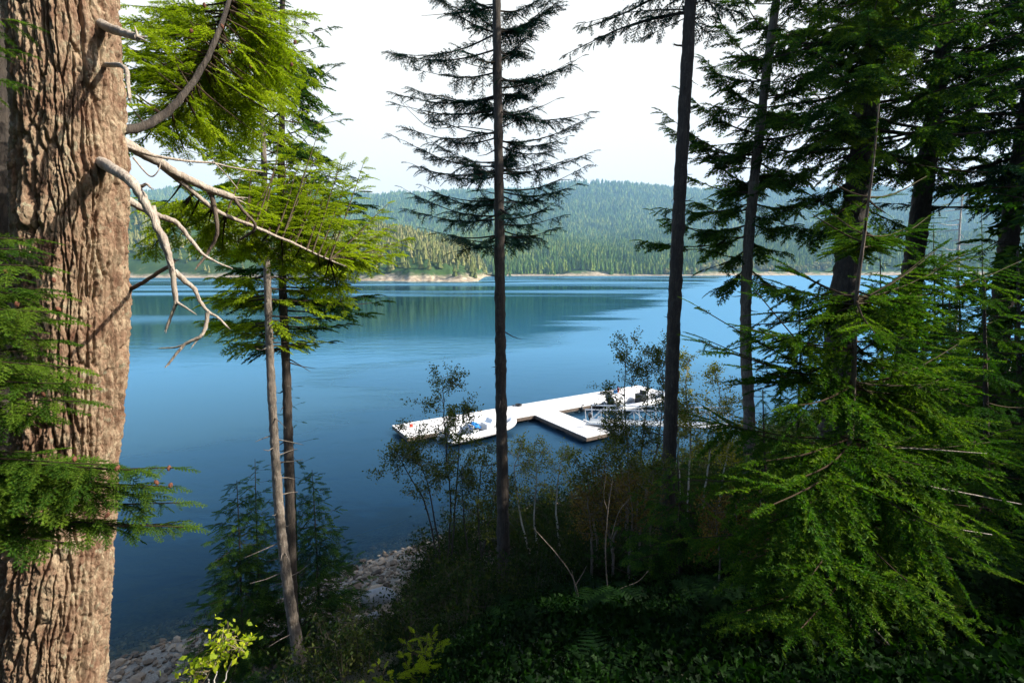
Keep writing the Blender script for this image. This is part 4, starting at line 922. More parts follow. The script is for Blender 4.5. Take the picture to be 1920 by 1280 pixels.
offn = (b1c - (A_ + nx * 2.9)) @ nx; b1c = b1c + nx * (max(1.02, offn) - offn)
t = rib('white inflatable boat with a blue tarp, moored at the left part of the dock', 4.9, 1.9, M['hull_white']); place_local(t, b1c, ang1 + .06)
mb = MB(); mb.box([.45, 0, .62], [.5, .8, .5]); mb.box([.62, 0, .98], [.05, .7, .28], M=np.array([[.9, 0, .4], [0, 1, 0], [-.4, 0, .9]])); mb.build('console', M['hull_white'], t)
mb = MB(); mb.box([-.65, 0, .48], [.4, .95, .42]); mb.box([-.82, 0, .82], [.08, .95, .3]); mb.build('seat', M['floor_grey'], t)
# crumpled blue tarp lying over the seat
def cloth(name, c, sx_, sy_, mat, label, cat, seed, rz=0.0, group=None):
    n = 16; gx, gy = np.meshgrid(np.linspace(-.5, .5, n), np.linspace(-.5, .5, n)); z = .10 * fbm(gx * 4, gy * 4, None, 3, seed) + .22 * np.exp(-(gx ** 2 + gy ** 2) * 7)
    X_ = gx * sx_ * (1 + .15 * vnoise(gy * 5, gx * 2, None, seed)); Y_ = gy * sy_
    mb = MB(); i = (np.arange(n - 1)[:, None] * n + np.arange(n - 1)[None]); V = np.stack([X_, Y_, z], -1).reshape(-1, 3)
    Q = np.stack([i, i + 1, i + 1 + n, i + n], -1).reshape(-1, 4); mb.add(V, Q); mb.add(V - [0, 0, .02], Q[:, ::-1])
    o = mb.build(name, mat, smooth=True); o.location = c; o.rotation_euler = (0, 0, rz); return tag(o, label, cat, group)
tp = b1c + ax_ * -.55; cloth('tarp', (tp[0], tp[1], .80), .7, 1.1, M['blue'], 'crumpled bright blue tarp over the seat of the inflatable boat', 'tarp', 4, ang1)
b2c = PZ(1165, 746, .3); offn = (b2c - (A_ + nx * 2.9)) @ nx; b2c = b2c + nx * (1.15 - offn)
t = rib('grey inflatable boat with a big black outboard, moored right of the finger dock', 5.4, 2.1, M['hull_grey'], False); place_local(t, b2c, ang1 - .03)
mb = MB(); mb.box([.2, 0, .65], [.55, .7, .75]); mb.box([.4, 0, 1.1], [.05, .65, .35]); mb.build('console', M['black'], t)
o = outboard(t, -2.7 + .12, 1.25); o.location = (0, .35, 0)
# small rigid skiff at the end of the finger
sk = empty('skiff', 'small white skiff with windscreen tied to the finger dock end', 'boat'); Ls, Ws = 3.6, 1.5
xs_ = np.linspace(-1, 1, 13); secs = []
for x in xs_:
    wd = Ws / 2 * (1 - max(0, x) ** 2.6) * (1 if x > -.95 else .96) + .01; k_ = -.12 + .32 * max(0, x) ** 2; g_ = .48 + .16 * max(0, x) ** 2
    secs.append([[x * Ls / 2, -wd, g_], [x * Ls / 2, -wd * .85, k_ + .16], [x * Ls / 2, 0, k_], [x * Ls / 2, wd * .85, k_ + .16], [x * Ls / 2, wd, g_], [x * Ls / 2, wd * .84, g_ + .01], [x * Ls / 2, wd * .78, .16 if x < .8 else g_ - .05], [x * Ls / 2, -wd * .78, .16 if x < .8 else g_ - .05], [x * Ls / 2, -wd * .84, g_ + .01]])
V = np.array(secs).reshape(-1, 3); mb = MB(); i = np.arange(12)[:, None] * 9 + np.arange(9)[None]; j = np.arange(12)[:, None] * 9 + (np.arange(9)[None] + 1) % 9
mb.add(V, np.stack([i, j, j + 9, i + 9], -1).reshape(-1, 4)); mb.add(V[:9], [[8, 7, 6, 5, 4, 3, 2, 1, 0]]); mb.build('hull', M['hull_white'], sk)
mb = MB(); mb.prism([[.5, -.62], [1.1, -.5], [1.62, -.15], [1.62, .15], [1.1, .5], [.5, .62]], .52, .55); mb.build('foredeck', M['hull_white'], sk)
mb = MB(); mb.box([.42, 0, .75], [.03, 1.1, .36], M=np.array([[.85, 0, -.5], [0, 1, 0], [.5, 0, .85]])); mb.build('windscreen', M['black'], sk)
mb = MB(); mb.box([-.5, 0, .33], [.32, 1.15, .05]); mb.box([-1.2, 0, .33], [.32, 1.1, .05]); mb.build('bench', M['deck'], sk)
outboard(sk, -1.8, .8)
skc = F1 - fa * 1.2 + fn * (FW + .95); place_local(sk, skc, math.atan2(fa[1], fa[0]) + .05)
skl = F1 + fa * .85 + fn * 1.2
# small things lying on the dock
def on_dock(s, wn, z=0): c = A_ + ax_ * s + nx * wn; return (c[0], c[1], DZ + z)
def cansister(name, loc, mat, label, cat, s=1.0, rz=.3):
    mb = MB(); mb.prism(np.array([[-.16, -.09], [.16, -.09], [.18, 0], [.16, .09], [-.16, .09], [-.18, 0]]) * s, 0, .30 * s); mb.tube(np.array([[-.09, 0, .29], [-.07, 0, .38], [.05, 0, .38], [.07, 0, .29]]) * s, .02 * s, 6); mb.tube(np.array([[.12, 0, .28], [.13, 0, .36]]) * s, .03 * s, 8)
    o = mb.build(name, mat); o.location = loc; o.rotation_euler = (0, 0, rz); return tag(o, label, cat)
cansister('fuel_can', on_dock(.95, 1.0), M['red'], 'red fuel can near the left end of the dock', 'fuel can', .6)
cansister('fuel_can', on_dock(19.1, .9), M['red'], 'small red can beside the dark heap at the right end of the dock', 'fuel can', .9, 1.2)
cansister('water_can', on_dock(18.6, 1.1), M['blue'], 'small blue can on the right end of the dock', 'can', .9, .2)
def coil(loc, label, r=.25):
    a = np.linspace(0, 6 * 2 * math.pi, 150); rr_ = r * (1 - .35 * np.sin(a * .17) ** 2); mb = MB(); mb.tube(np.stack([rr_ * np.cos(a), rr_ * np.sin(a) * .8, .03 + a * .004], 1), .018, 5)
    o = mb.build('rope_coil', M['black'], smooth=True); o.location = loc; return tag(o, label, 'rope', None)
coil(on_dock(17.6, .9), 'dark coil of rope on the right end of the dock', .4); coil(on_dock(9.6, .35), 'small dark rope coil at the far edge mid dock')
for k, (s, lb) in enumerate([(14.35, 'black fender hanging at the dock edge just right of the finger'), (12.9, 'black fender between the finger and the grey boat')]):
    c = A_ + ax_ * (s + .6) + nx * 3.02; mb = MB(); mb.tube([[0, 0, .55], [0, 0, .46], [0, 0, .40], [0, 0, .12], [0, 0, .06]], [.02, .05, .11, .11, .03], 12); o = mb.build('fender', M['black'], smooth=True); o.location = (c[0], c[1], 0); tag(o, lb, 'fender', 'black fenders along the dock')
mb = MB(); mb.tube([[0, 0, 0], [0, 0, .05], [0, 0, .16], [0, 0, .24], [0, 0, .26]], [.02, .09, .13, .09, .02], 12); o = mb.build('mooring_buoy', M['hull_white'], smooth=True); p = PZ(1230, 522, 0); o.location = tuple(PZ(822, 824, 0) + [0, 0, -.08]); tag(o, 'small white buoy floating at the stern of the white inflatable', 'buoy')

# ================================================================== broadleaf shrubs and small trees on the slope
def leaves(mb, P, size, r, tvar=1.0):
    P = np.concatenate([P, P + r.normal(0, .07, P.shape)]); size = size * .78; n = len(P); d = norm(r.normal(size=(n, 3)) + [0, 0, -.2]); u = norm(np.cross(d, r.normal(size=(n, 3)))); s = size * r.uniform(.6, 1.3, n)[:, None]
    V = np.stack([P, P + d * s * .5 + u * s * .30, P + d * s, P + d * s * .5 - u * s * .30], 1).reshape(-1, 3)
    mb.add(V, np.arange(4 * n).reshape(-1, 4), r.uniform(0, 1, n))
def shrub(name, label, cat, base, stems, mat, wood, lsize=.05, nl=3000, sub=9, subl=.8, seed=0, group=None, lv=(.35, 1.0), spread=.07, twl=.3, r0=.03, leafp='foliage'):
    """stems: list of pixel paths at a depth; twigs and leaves grow from their upper parts"""
    r = np.random.default_rng(seed); t = empty(name, label, cat, group); tips = []
    tw = MB()
    for pts in stems:
        C = cr(px_path(pts), 8); n = len(C); C[1:] += np.cumsum(r.normal(0, .012, (n - 1, 3)), 0)
        g0 = C[0]; d0 = gz(g0[0], g0[1])
        if g0[2] > d0: C = np.concatenate([[[g0[0], g0[1], d0 - .1]], C]); n += 1
        mb = MB(); mb.tube(C, np.linspace(r0, r0 * .25, n), 7, 2.0, jit=.15, seed=seed); mb.build('stem', wood, t, smooth=True)
        for k in range(sub):
            a = lv[0] + (lv[1] - lv[0]) * (k + r.uniform(0, 1)) / sub; idx = a * (n - 1); p = np.array([np.interp(idx, np.arange(n), C[:, q]) for q in range(3)])
            L_ = subl * r.uniform(.5, 1.2) * (1.15 - .7 * (a - lv[0]) / max(.01, lv[1] - lv[0])); az = r.uniform(0, 6.28)
            d = norm([math.cos(az), math.sin(az), r.uniform(.2, 1.0)]); m = 6
            c = p + d * L_ * np.linspace(0, 1, m)[:, None] + np.cumsum(r.normal(0, spread * L_ / 2, (m, 3)), 0) * np.linspace(0, 1, m)[:, None]
            tw.tube(c, np.linspace(r0 * .35, .004, m), 4, 2.0, cap=False)
            for q in range(7):
                b_ = c[r.integers(2, m)]; d2 = norm(d * .6 + r.normal(0, .8, 3)); e = b_ + d2 * twl * r.uniform(.5, 1.3)
                tw.tube([b_, (b_ + e) / 2 + r.normal(0, .02, 3), e], [.006, .004, .002], 3, 2.0, cap=False); tips.append((b_, e))
    T_ = np.array(tips); i = r.integers(0, len(T_), nl); a = r.uniform(.15, 1.1, nl)[:, None] ** .8
    P = T_[i, 0] * (1 - a) + T_[i, 1] * a + r.normal(0, .05, (nl, 3)); leaves(tw, P, lsize, r)
    tw.build(leafp, mat, t); return t
shrub('alder_tree', 'slender small leaved tree standing in front of the left end of the dock', 'tree', None,
      [[(838, 1085, 15), (842, 960, 15), (838, 850, 15), (836, 760, 15), (832, 702, 15)], [(830, 1080, 15.2), (815, 960, 15.2), (790, 870, 15.3), (765, 810, 15.3)], [(845, 1080, 14.8), (855, 930, 14.8), (862, 830, 14.8), (870, 770, 14.8)], [(825, 1080, 15), (800, 950, 15), (760, 880, 15), (740, 850, 15)]],
      M['leaf_shrub'], M['bark_dark'], .085, 5200, 13, .85, 3, lv=(.4, 1), twl=.4)
shrub('alder_tree', 'small leafy tree left of the middle trunk, below the white inflatable boat', 'tree', None,
      [[(905, 1060, 14.5), (895, 950, 14.5), (900, 880, 14.5), (905, 835, 14.5)], [(900, 1060, 14.3), (920, 960, 14.3), (930, 900, 14.3)], [(880, 1060, 14.6), (868, 960, 14.6), (862, 880, 14.6)]], M['leaf_shrub'], M['bark_dark'], .08, 3000, 10, .7, 4, lv=(.3, 1))
shrub('alder_tree', 'thin tree with pale bare stems just right of the middle trunk', 'tree', None,
      [[(1010, 1060, 15), (1003, 960, 15), (1012, 880, 15), (1008, 825, 15)], [(1050, 1030, 15), (1040, 940, 15), (1048, 880, 15), (1058, 845, 15)], [(1000, 1060, 14.6), (975, 960, 14.6), (965, 880, 14.6), (980, 830, 14.6)]], M['leaf_yellow'], M['white_stem'], .07, 2300, 9, .6, 5, lv=(.45, 1))
shrub('alder_tree', 'leafy alder in front of the right end of the dock', 'tree', None,
      [[(1178, 930, 16), (1176, 820, 16), (1172, 720, 16), (1175, 650, 16)], [(1195, 930, 16), (1205, 820, 16), (1215, 730, 16), (1212, 650, 16)], [(1175, 930, 16.2), (1155, 840, 16.2), (1140, 790, 16.2)], [(1210, 930, 15.6), (1235, 820, 15.6), (1245, 720, 15.6), (1240, 660, 15.6)]], M['leaf_shrub'], M['bark_gray'], .085, 6200, 14, .8, 6, lv=(.25, 1), twl=.4)
shrub('alder_tree', 'sunlit yellowing alder between the bare trunk and the half lit trunk', 'tree', None,
      [[(1290, 930, 16.5), (1296, 820, 16.5), (1292, 730, 16.5), (1300, 665, 16.5)], [(1320, 930, 16.3), (1330, 830, 16.3), (1345, 740, 16.3), (1340, 690, 16.3)], [(1275, 930, 16.6), (1268, 830, 16.6), (1275, 760, 16.6)], [(1350, 930, 16), (1365, 850, 16), (1375, 770, 16)]], M['leaf_yellow'], M['white_stem'], .085, 5200, 13, .75, 7, lv=(.25, 1), twl=.35)
shrub('alder_tree', 'dark low leafy tree right of the finger dock end', 'tree', None,
      [[(1135, 1010, 12), (1128, 920, 12), (1135, 850, 12)], [(1120, 1010, 12), (1105, 920, 12), (1098, 870, 12)], [(1150, 1010, 12.2), (1165, 920, 12.2), (1180, 860, 12.2)], [(1200, 1000, 12.5), (1215, 920, 12.5), (1225, 860, 12.5)]], M['leaf_shrub'], M['bark_gray'], .075, 3600, 9, .6, 8, lv=(.3, 1))
shrub('bush', 'rusty brown bush under the alder right of the middle trunk', 'bush', None,
      [[(1150, 1040, 11), (1140, 970, 11), (1150, 905, 11)], [(1180, 1040, 11), (1190, 960, 11), (1185, 900, 11)], [(1110, 1040, 11), (1105, 980, 11), (1100, 935, 11)], [(1220, 1040, 11), (1225, 970, 11), (1235, 930, 11)]], M['leaf_red'], M['bark_gray'], .06, 3000, 9, .55, 9, lv=(.2, 1))
shrub('bush', 'rusty bush with orange leaves left of the young fir', 'bush', None,
      [[(1390, 1060, 7.5), (1385, 990, 7.5), (1380, 930, 7.5)], [(1420, 1060, 7.5), (1425, 990, 7.5), (1430, 945, 7.5)], [(1350, 1060, 7.6), (1340, 1000, 7.6), (1335, 950, 7.6)]], M['leaf_red'], M['bark_gray'], .05, 1800, 8, .4, 10, lv=(.2, 1), twl=.2, r0=.014)
shrub('maple_sapling', 'bright yellow green maple sprig by the old fir near the bottom', 'sapling', None,
      [[(400, 1300, 6), (405, 1260, 6), (418, 1215, 6), (428, 1190, 6)], [(395, 1300, 6), (388, 1270, 6), (380, 1255, 6)], [(410, 1300, 6), (432, 1240, 6), (455, 1215, 6)]], M['leaf_maple'], M['white_stem'], .10, 150, 4, .22, 11, lv=(.5, 1), twl=.14, r0=.008)
bs = empty('bare_sapling', 'leafless pale sapling forking above the dark undergrowth', 'sapling')
for pts, a, b_ in [([(1140, 1290, 7), (1142, 1150, 7), (1136, 1040, 7), (1140, 960, 7), (1148, 900, 7)], .013, .004), ([(1142, 1130, 7), (1160, 1105, 7), (1195, 1090, 7), (1215, 1070, 7)], .006, .002), ([(1145, 1010, 7), (1160, 960, 7), (1180, 935, 7)], .006, .003), ([(1140, 960, 7), (1132, 930, 7), (1136, 890, 7)], .006, .003)]:
    limb(pts, a, b_, M['bark_gray'], bs, 'stem', 7, False)
bs = empty('bare_sapling', 'bent grey leafless sapling leaning left over the undergrowth', 'sapling')
for pts, a, b_ in [([(1106, 1290, 7), (1092, 1170, 7), (1078, 1090, 7), (1050, 1045, 7), (1015, 1005, 7), (1000, 990, 7)], .012, .004), ([(1080, 1095, 7), (1092, 1075, 7), (1100, 1060, 7)], .007, .003), ([(1082, 1120, 7), (1075, 1085, 7), (1072, 1068, 7)], .006, .003)]:
    limb(pts, a, b_, M['bark_gray'], bs, 'stem', 7, False)

# ================================================================== small conifers
def small_fir(name, label, cat, pts, zc, r0, mat, tpls, nb, ln, fl, droop, seed, z_lo=.06, tint=0, step=.07, tipup=.0, group=None, wood='bark_dark', sag=.05, start=.1, extra=()):
    t = empty(name, label, cat, group); path = rise_path(pts, zc)
    C, _ = trunk_mesh(path, r0, r0 * .15, M[wood], t, 8, seed, seg=60)
    cw = Crown(seed); z0 = C[0, 2] + (C[-1, 2] - C[0, 2]) * z_lo
    whorls(cw, C, z0, C[-1, 2] - .03, lambda q: ln * (1 - q) ** .8 + .06, nb, fl, sag, droop, tipup, r0 * .5, step, seed=seed + 5, start=start)
    for px, py, z_, yt in extra:
        q = P3(px, py, z_); p = at_z(C, P3(960, yt, C[0][1] / (CP - (yt - 640) / F * SP))[2]); cw.bough(p, q, .08, r0 * .4, fl, step, .1, droop, .9)
    cw.fill(t, tpls, M[mat], tint); return t
g5 = 'wispy cedars at the foot of the slim firs'
small_fir('young_cedar', 'wispy dark cedar left of the pair of slim firs', 'young cedar', [(455, 1200), (450, 1040), (444, 900)], 12.4, .04, 'needle_dark', T_NEAR, 110, 1.45, .60, .45, 61, group=g5, tint=.05, step=.075)
small_fir('young_cedar', 'wispy dark cedar right of the pair of slim firs', 'young cedar', [(598, 1130), (592, 1000), (585, 880)], 13, .04, 'needle_dark', T_NEAR, 100, 1.35, .60, .45, 62, group=g5, step=.075)
small_fir('young_cedar', 'thin tall cedar rising between and behind the pair of slim firs', 'young cedar', [(560, 1120), (552, 900), (540, 690)], 13.5, .035, 'needle_dark', T_NEAR, 46, .9, .42, .5, 63, group=g5, step=.12, z_lo=.3)
small_fir('young_cedar', 'sparse cedar on the beach edge near the left water', 'young cedar', [(490, 1200), (482, 1020), (478, 860)], 12.8, .04, 'needle_dark', T_NEAR, 80, 1.35, .55, .45, 64, group=g5, step=.08)
# the young fir in the foreground
yf = empty('young_fir', 'young fir in front on the right with hanging sprays and a tall bare leader', 'young fir')
ypath = rise_path([(1590, 1280), (1588, 1050), (1592, 880), (1600, 720), (1606, 560), (1622, 430), (1638, 300), (1648, 195)], 3.6)
Cy, _ = trunk_mesh(ypath, .032, .004, M['twig'], yf, 10, 77, seg=90)
cw = Crown(71, .22)
def yb_(ytr, tx, ty, zc, fl, droop, bow=.05, step=.027, r0=.007, start=.06, dens=1.0):
    q = P3(tx, ty, zc); t = -(ytr - 640) / F; p = at_z(Cy, P3(960, ytr, Cy[3][1] / (CP + t * SP))[2]); cw.bough(p, q, bow, r0, fl, step, start, droop, .8, dens, prof=lambda t: np.interp(t, [0, .25, .75, 1], [.7, 1.05, .9, .5]))
for a in [(370, 1560, 340, 3.5, .07, .1), (370, 1735, 330, 3.7, .07, .1), (375, 1660, 400, 3.1, .08, .2), (372, 1600, 380, 4.0, .08, .2), (440, 1560, 400, 3.4, .12, .3), (440, 1700, 430, 3.5, .14, .3), (450, 1650, 470, 3.0, .14, .4), (450, 1590, 440, 4.1, .14, .3),
          (560, 1480, 500, 3.5, .20, .5), (560, 1440, 590, 3.7, .22, .6), (560, 1760, 470, 3.7, .2, .6), (555, 1700, 560, 3.1, .22, .6), (565, 1540, 600, 3.0, .22, .6), (560, 1640, 540, 4.3, .2, .5), (640, 1500, 640, 3.3, .22, .6), (640, 1720, 620, 3.4, .24, .7),
          (720, 1305, 572, 3.5, .16, .25), (720, 1330, 640, 3.6, .20, .5), (725, 1420, 690, 3.2, .26, .8), (720, 1500, 760, 2.9, .28, .8), (720, 1800, 650, 3.8, .24, .8), (715, 1760, 720, 3.3, .26, .9), (725, 1660, 760, 2.8, .28, .9), (720, 1560, 700, 4.4, .26, .7), (720, 1700, 690, 4.3, .26, .7),
          (820, 1360, 800, 3.5, .28, .9), (820, 1430, 860, 3.1, .30, .9), (830, 1520, 900, 2.8, .32, 1.0), (830, 1850, 820, 3.7, .30, .9), (830, 1780, 880, 3.2, .32, 1.0), (835, 1680, 900, 2.8, .34, 1.0), (820, 1480, 820, 4.3, .3, .8), (820, 1740, 820, 4.4, .3, .8),
          (880, 1290, 900, 3.6, .30, .9), (885, 1880, 960, 3.6, .34, 1.0), (890, 1760, 990, 3.0, .36, 1.1), (890, 1440, 980, 3.1, .34, 1.0), (880, 1620, 1010, 2.7, .36, 1.1), (960, 1840, 1060, 3.3, .38, 1.1), (960, 1400, 1050, 3.3, .36, 1.0), (970, 1700, 1090, 2.8, .38, 1.2), (965, 1520, 1080, 2.8, .36, 1.1), (960, 1300, 1010, 3.8, .32, .9), (965, 1900, 1000, 4.2, .34, .9),
          (1060, 1380, 1150, 3.2, .36, 1.1), (1060, 1800, 1160, 3.1, .40, 1.2), (1070, 1680, 1190, 2.7, .38, 1.2), (1070, 1500, 1180, 2.8, .38, 1.2), (1150, 1720, 1250, 2.9, .38, 1.2), (1150, 1480, 1260, 3.0, .36, 1.1), (1160, 1620, 1280, 2.6, .36, 1.2), (1080, 1900, 1140, 3.8, .36, 1.0), (1180, 1820, 1260, 3.4, .36, 1.1), (1180, 1360, 1230, 3.5, .34, 1.0)]:
    if a[3] < 3.05 and 1520 < a[1] < 1690: continue
    a = list(a); a[4] = a[4] * (1.5 if 430 < a[0] < 860 else 1.25); a[5] = a[5] * .85; yb_(*a)
    for _ in range(3 if 430 < a[0] < 700 else 1 if a[0] < 900 and a[0] > 430 and rng.uniform() < .6 else 0): yb_(a[0] + rng.uniform(-12, 30), a[1] + rng.normal(0, 60), a[2] + rng.normal(15, 40), a[3] + rng.normal(0, .3), a[4] * .9, a[5])
for k in range(18):   # needles along the leader
    pass
for pts, ra0 in [([(1592, 882, 3.55), (1560, 892, 3.4), (1530, 910, 3.3), (1500, 934, 3.25)], .008), ([(1592, 880, 3.55), (1602, 910, 3.4), (1612, 950, 3.3), (1620, 985, 3.3)], .007), ([(1592, 842, 3.55), (1660, 838, 3.5), (1740, 842, 3.45), (1850, 850, 3.4)], .008), ([(1592, 895, 3.55), (1700, 905, 3.4), (1800, 922, 3.35), (1915, 945, 3.3)], .009),
                 ([(1592, 958, 3.55), (1680, 968, 3.4), (1760, 985, 3.3), (1860, 1002, 3.25)], .009), ([(1592, 725, 3.55), (1650, 722, 3.5), (1700, 716, 3.5)], .006), ([(1596, 728, 3.55), (1540, 735, 3.5), (1480, 722, 3.45)], .006), ([(1592, 1060, 3.55), (1520, 1052, 3.4), (1440, 1065, 3.3)], .006), ([(1640, 1180, 3.2), (1690, 1230, 3.1), (1750, 1275, 3.0)], .006)]:
    limb(pts, ra0, ra0 * .35, M['dead_wood'], yf, 'bare_bough', 6, False)
lead = Cy[Cy[:, 2] > P3(0, 360, 3.6)[2]]; m_ = len(lead); ra_ = np.random.default_rng(4)
cw.P.append(np.repeat(lead, 5, 0)); dd = ra_.normal(size=(m_ * 5, 3)); dd[:, 2] = abs(dd[:, 2]) * .8; cw.D.append(norm(dd)); cw.U.append(ra_.normal(size=(m_ * 5, 3))); cw.S.append(np.full(m_ * 5, .035))
cw.fill(yf, T_HANG, M['needle_green'], .05)
# other young conifers making the green mass on the right
g6 = 'young hemlocks crowding the right side'
small_fir('young_hemlock', 'dark young hemlock at the right edge behind the young fir', 'young hemlock', [(1850, 1250), (1850, 900), (1845, 520)], 6.0, .06, 'needle_green', T_NEAR, 80, 1.9, .45, .7, 81, group=g6, tint=-.15, step=.055)
small_fir('young_hemlock', 'young hemlock between the young fir and the right edge', 'young hemlock', [(1740, 1200), (1735, 900), (1728, 560)], 7.2, .06, 'needle_green', T_NEAR, 70, 1.8, .45, .7, 82, group=g6, tint=-.15, step=.055)
small_fir('young_hemlock', 'dark young hemlock left of the young fir, below the half lit trunk', 'young hemlock', [(1440, 1150), (1436, 950), (1430, 730)], 8.5, .05, 'needle_dark', T_NEAR, 56, 1.8, .45, .6, 83, group=g6, step=.065, tint=.1)
small_fir('young_hemlock', 'low dark hemlock in the shade under the bare trunk', 'young hemlock', [(1275, 1120), (1275, 980), (1270, 850)], 9.5, .05, 'needle_dark', T_MID, 56, 1.6, .45, .6, 84, group=g6, step=.07)
small_fir('young_hemlock', 'hemlock with lit tip, right of the second thick trunk', 'young hemlock', [(1790, 1100), (1786, 800), (1780, 560)], 9.0, .07, 'needle_green', T_MID, 80, 1.9, .5, .6, 86, group=g6, tint=.0, step=.06)
small_fir('young_hemlock', 'hemlock in front of the foot of the second thick trunk', 'young hemlock', [(1690, 1100), (1690, 800), (1688, 520)], 9.8, .07, 'needle_green', T_MID, 76, 1.6, .5, .6, 87, group=g6, tint=-.1, step=.06)
small_fir('young_hemlock', 'hemlock half cut by the right edge, above the big shaded fern', 'young hemlock', [(1915, 1100), (1912, 800), (1908, 470)], 8.2, .07, 'needle_dark', T_MID, 80, 1.9, .5, .6, 88, group=g6, tint=.1, step=.06)
small_fir('young_hemlock', 'small hemlock seen between the two thickest trunks', 'young hemlock', [(1655, 900), (1655, 700), (1650, 480)], 11, .05, 'needle_green', T_MID, 60, 1.5, .45, .6, 85, group=g6, step=.07, tint=-.1)
for k, (px, pb, pt, zc, lb, s) in enumerate([(1768, 700, 470, 20, 'slender dark spruce against the water, left of the right edge trunk', 1.5), (1842, 620, 385, 36, 'distant narrow spire of a fir against the hill at the right', 1.6), (1800, 700, 520, 17, 'small spruce standing just left of the right edge trunk', 1.4), (1905, 720, 480, 16, 'leafy green spruce right of the right edge trunk', 1.6), (1752, 640, 420, 24, 'thin green spruce just right of the second thick trunk', 1.3), (1500, 700, 560, 20, 'small spruce by the water between the half lit trunk and the young fir', 1.4)]):
    small_fir('small_spruce', lb, 'spruce', [(px, pb), (px, (pb + pt) / 2), (px - 2, pt)], zc, .08, 'needle_dark', T_MID, 70, s * 1.15, .55, .35, 90 + k, group='small spruces near the water on the right', step=.08, tint=.15)
sn = empty('dead_snag', 'pale bare dead tree with short broken twigs against the hill', 'dead tree')
sp_ = rise_path([(1792, 600), (1798, 450), (1806, 345)], 30); Cs, _ = trunk_mesh(sp_, .14, .03, M['white_stem'], sn, 8, 3, seg=40)
rg = np.random.default_rng(2)
for k in range(16):
    z = Cs[-1, 2] - .3 - k * .28; p = at_z(Cs, z); a = rg.uniform(0, 6.28); L_ = rg.uniform(.5, 1.5); mb = MB(); c = cr([p, p + [math.cos(a) * L_ * .5, math.sin(a) * L_ * .5, -.05], p + [math.cos(a) * L_, math.sin(a) * L_, rg.uniform(-.3, .2)]], 4); mb.tube(c, np.linspace(.03, .008, len(c)), 4); mb.build('branch', M['white_stem'], sn)
cw = Crown(3); whorls(cw, Cs, Cs[-1, 2] - 1.2, Cs[-1, 2], lambda q: 1.7 - q, 9, .5, .02, .4, .05, .03, .2, seed=3); cw.fill(sn, T_MID, M['leaf_yellow'], -.2)

# ================================================================== ferns and undergrowth
def fern_tpl(seed, nf=9, np_=13):
    r_ = np.random.default_rng(seed); V = []; A = []
    for k in range(nf):
        a = 6.28 * k / nf + r_.uniform(-.3, .3); L_ = r_.uniform(.75, 1.1); el = r_.uniform(.5, 1.1); t = np.linspace(0, 1, np_ + 2)[1:]
        h = L_ * np.sin(el) * t - .55 * L_ * t ** 2.2; rr_ = L_ * np.cos(el) * t + .25 * L_ * t ** 2; ca, sa = math.cos(a), math.sin(a)
        ptt = np.stack([rr_ * ca, rr_ * sa, h], 1)
        for q in range(np_):
            p = ptt[q]; d = norm(ptt[q + 1] - p); s = np.array([-sa, ca, 0]); w_ = .24 * math.sin(math.pi * min(1, .12 + .88 * (q + 1) / np_)) ** .7 * L_ + .02
            for sg in (-1, 1):
                e = p + s * sg * w_ + d * w_ * .35 - np.array([0, 0, .12 * w_]); hw = L_ / np_ * .42
                V.append([p - d * hw, p + d * hw, e]); A.append(r_.uniform(0, 1))
        V.append([[0.01 * sa, -.01 * ca, 0], [-.01 * sa, .01 * ca, 0], ptt[np_ // 2]]); A.append(2.0)
    return np.array(V).reshape(-1, 3), np.array(A)
def bush_tpl(seed, n=90):
    r_ = np.random.default_rng(seed); V = []; A = []
    for k in range(n):
        p = norm(r_.normal(size=3)) * r_.uniform(.3, 1) ** .5 * [1, 1, .8]; p[2] = abs(p[2]); d = norm(r_.normal(size=3) + p); u = norm(np.cross(d, r_.normal(size=3))); s = r_.uniform(.10, .2)
        V.append([p - u * s * .35, p + u * s * .35, p + d * s]); V.append([p - u * s * .35, p + d * s * .5 + u * s * .5, p + d * s]); A += [r_.uniform(0, 1)] * 2
    return np.array(V).reshape(-1, 3), np.array(A)
T_FERN = [fern_tpl(s) for s in range(4)]; T_BUSH = [bush_tpl(s + 10) for s in range(4)]
def stamp(mb, tpls, P, sc_, seed, tv=.3, t0=0.0):
    r_ = np.random.default_rng(seed); pick = r_.integers(0, len(tpls), len(P)); a = r_.uniform(0, 6.28, len(P)); ft = r_.uniform(-tv, tv, len(P)) + t0
    for k, (V, A) in enumerate(tpls):
        i = np.where(pick == k)[0]
        if not len(i): continue
        ca, sa = np.cos(a[i])[:, None], np.sin(a[i])[:, None]; s = np.asarray(sc_)[i][:, None]
        W = np.stack([(V[:, 0] * ca - V[:, 1] * sa) * s + P[i, 0:1], (V[:, 0] * sa + V[:, 1] * ca) * s + P[i, 1:2], V[:, 2] * s + P[i, 2:3]], -1).reshape(-1, 3)
        mb.add(W, np.arange(len(W)).reshape(-1, 3), np.where(A[None] > 1.5, 2.0, np.clip(A[None] * .6 + .2 + ft[i][:, None], 0, 1)).ravel())
rs = np.random.default_rng(12); n = 5200
n = 6400; uu = rs.uniform(-1.0, 1.7, n); yy = 1.0 + 26 * rs.uniform(0, 1, n) ** 1.25; xx = uu * yy * 1.05
dd = shore_d(xx, yy); edge = np.interp(xx, [-9, -5, -4.0, -3.3, -2.8, -2.2, 8], [5.4, 5.2, 4.8, 3.9, 1.0, 0, -.3]); k = (dd > edge + rs.uniform(-.4, .6, n)) & (np.hypot(xx - 0, yy) > 1.6); xx, yy = xx[k], yy[k]
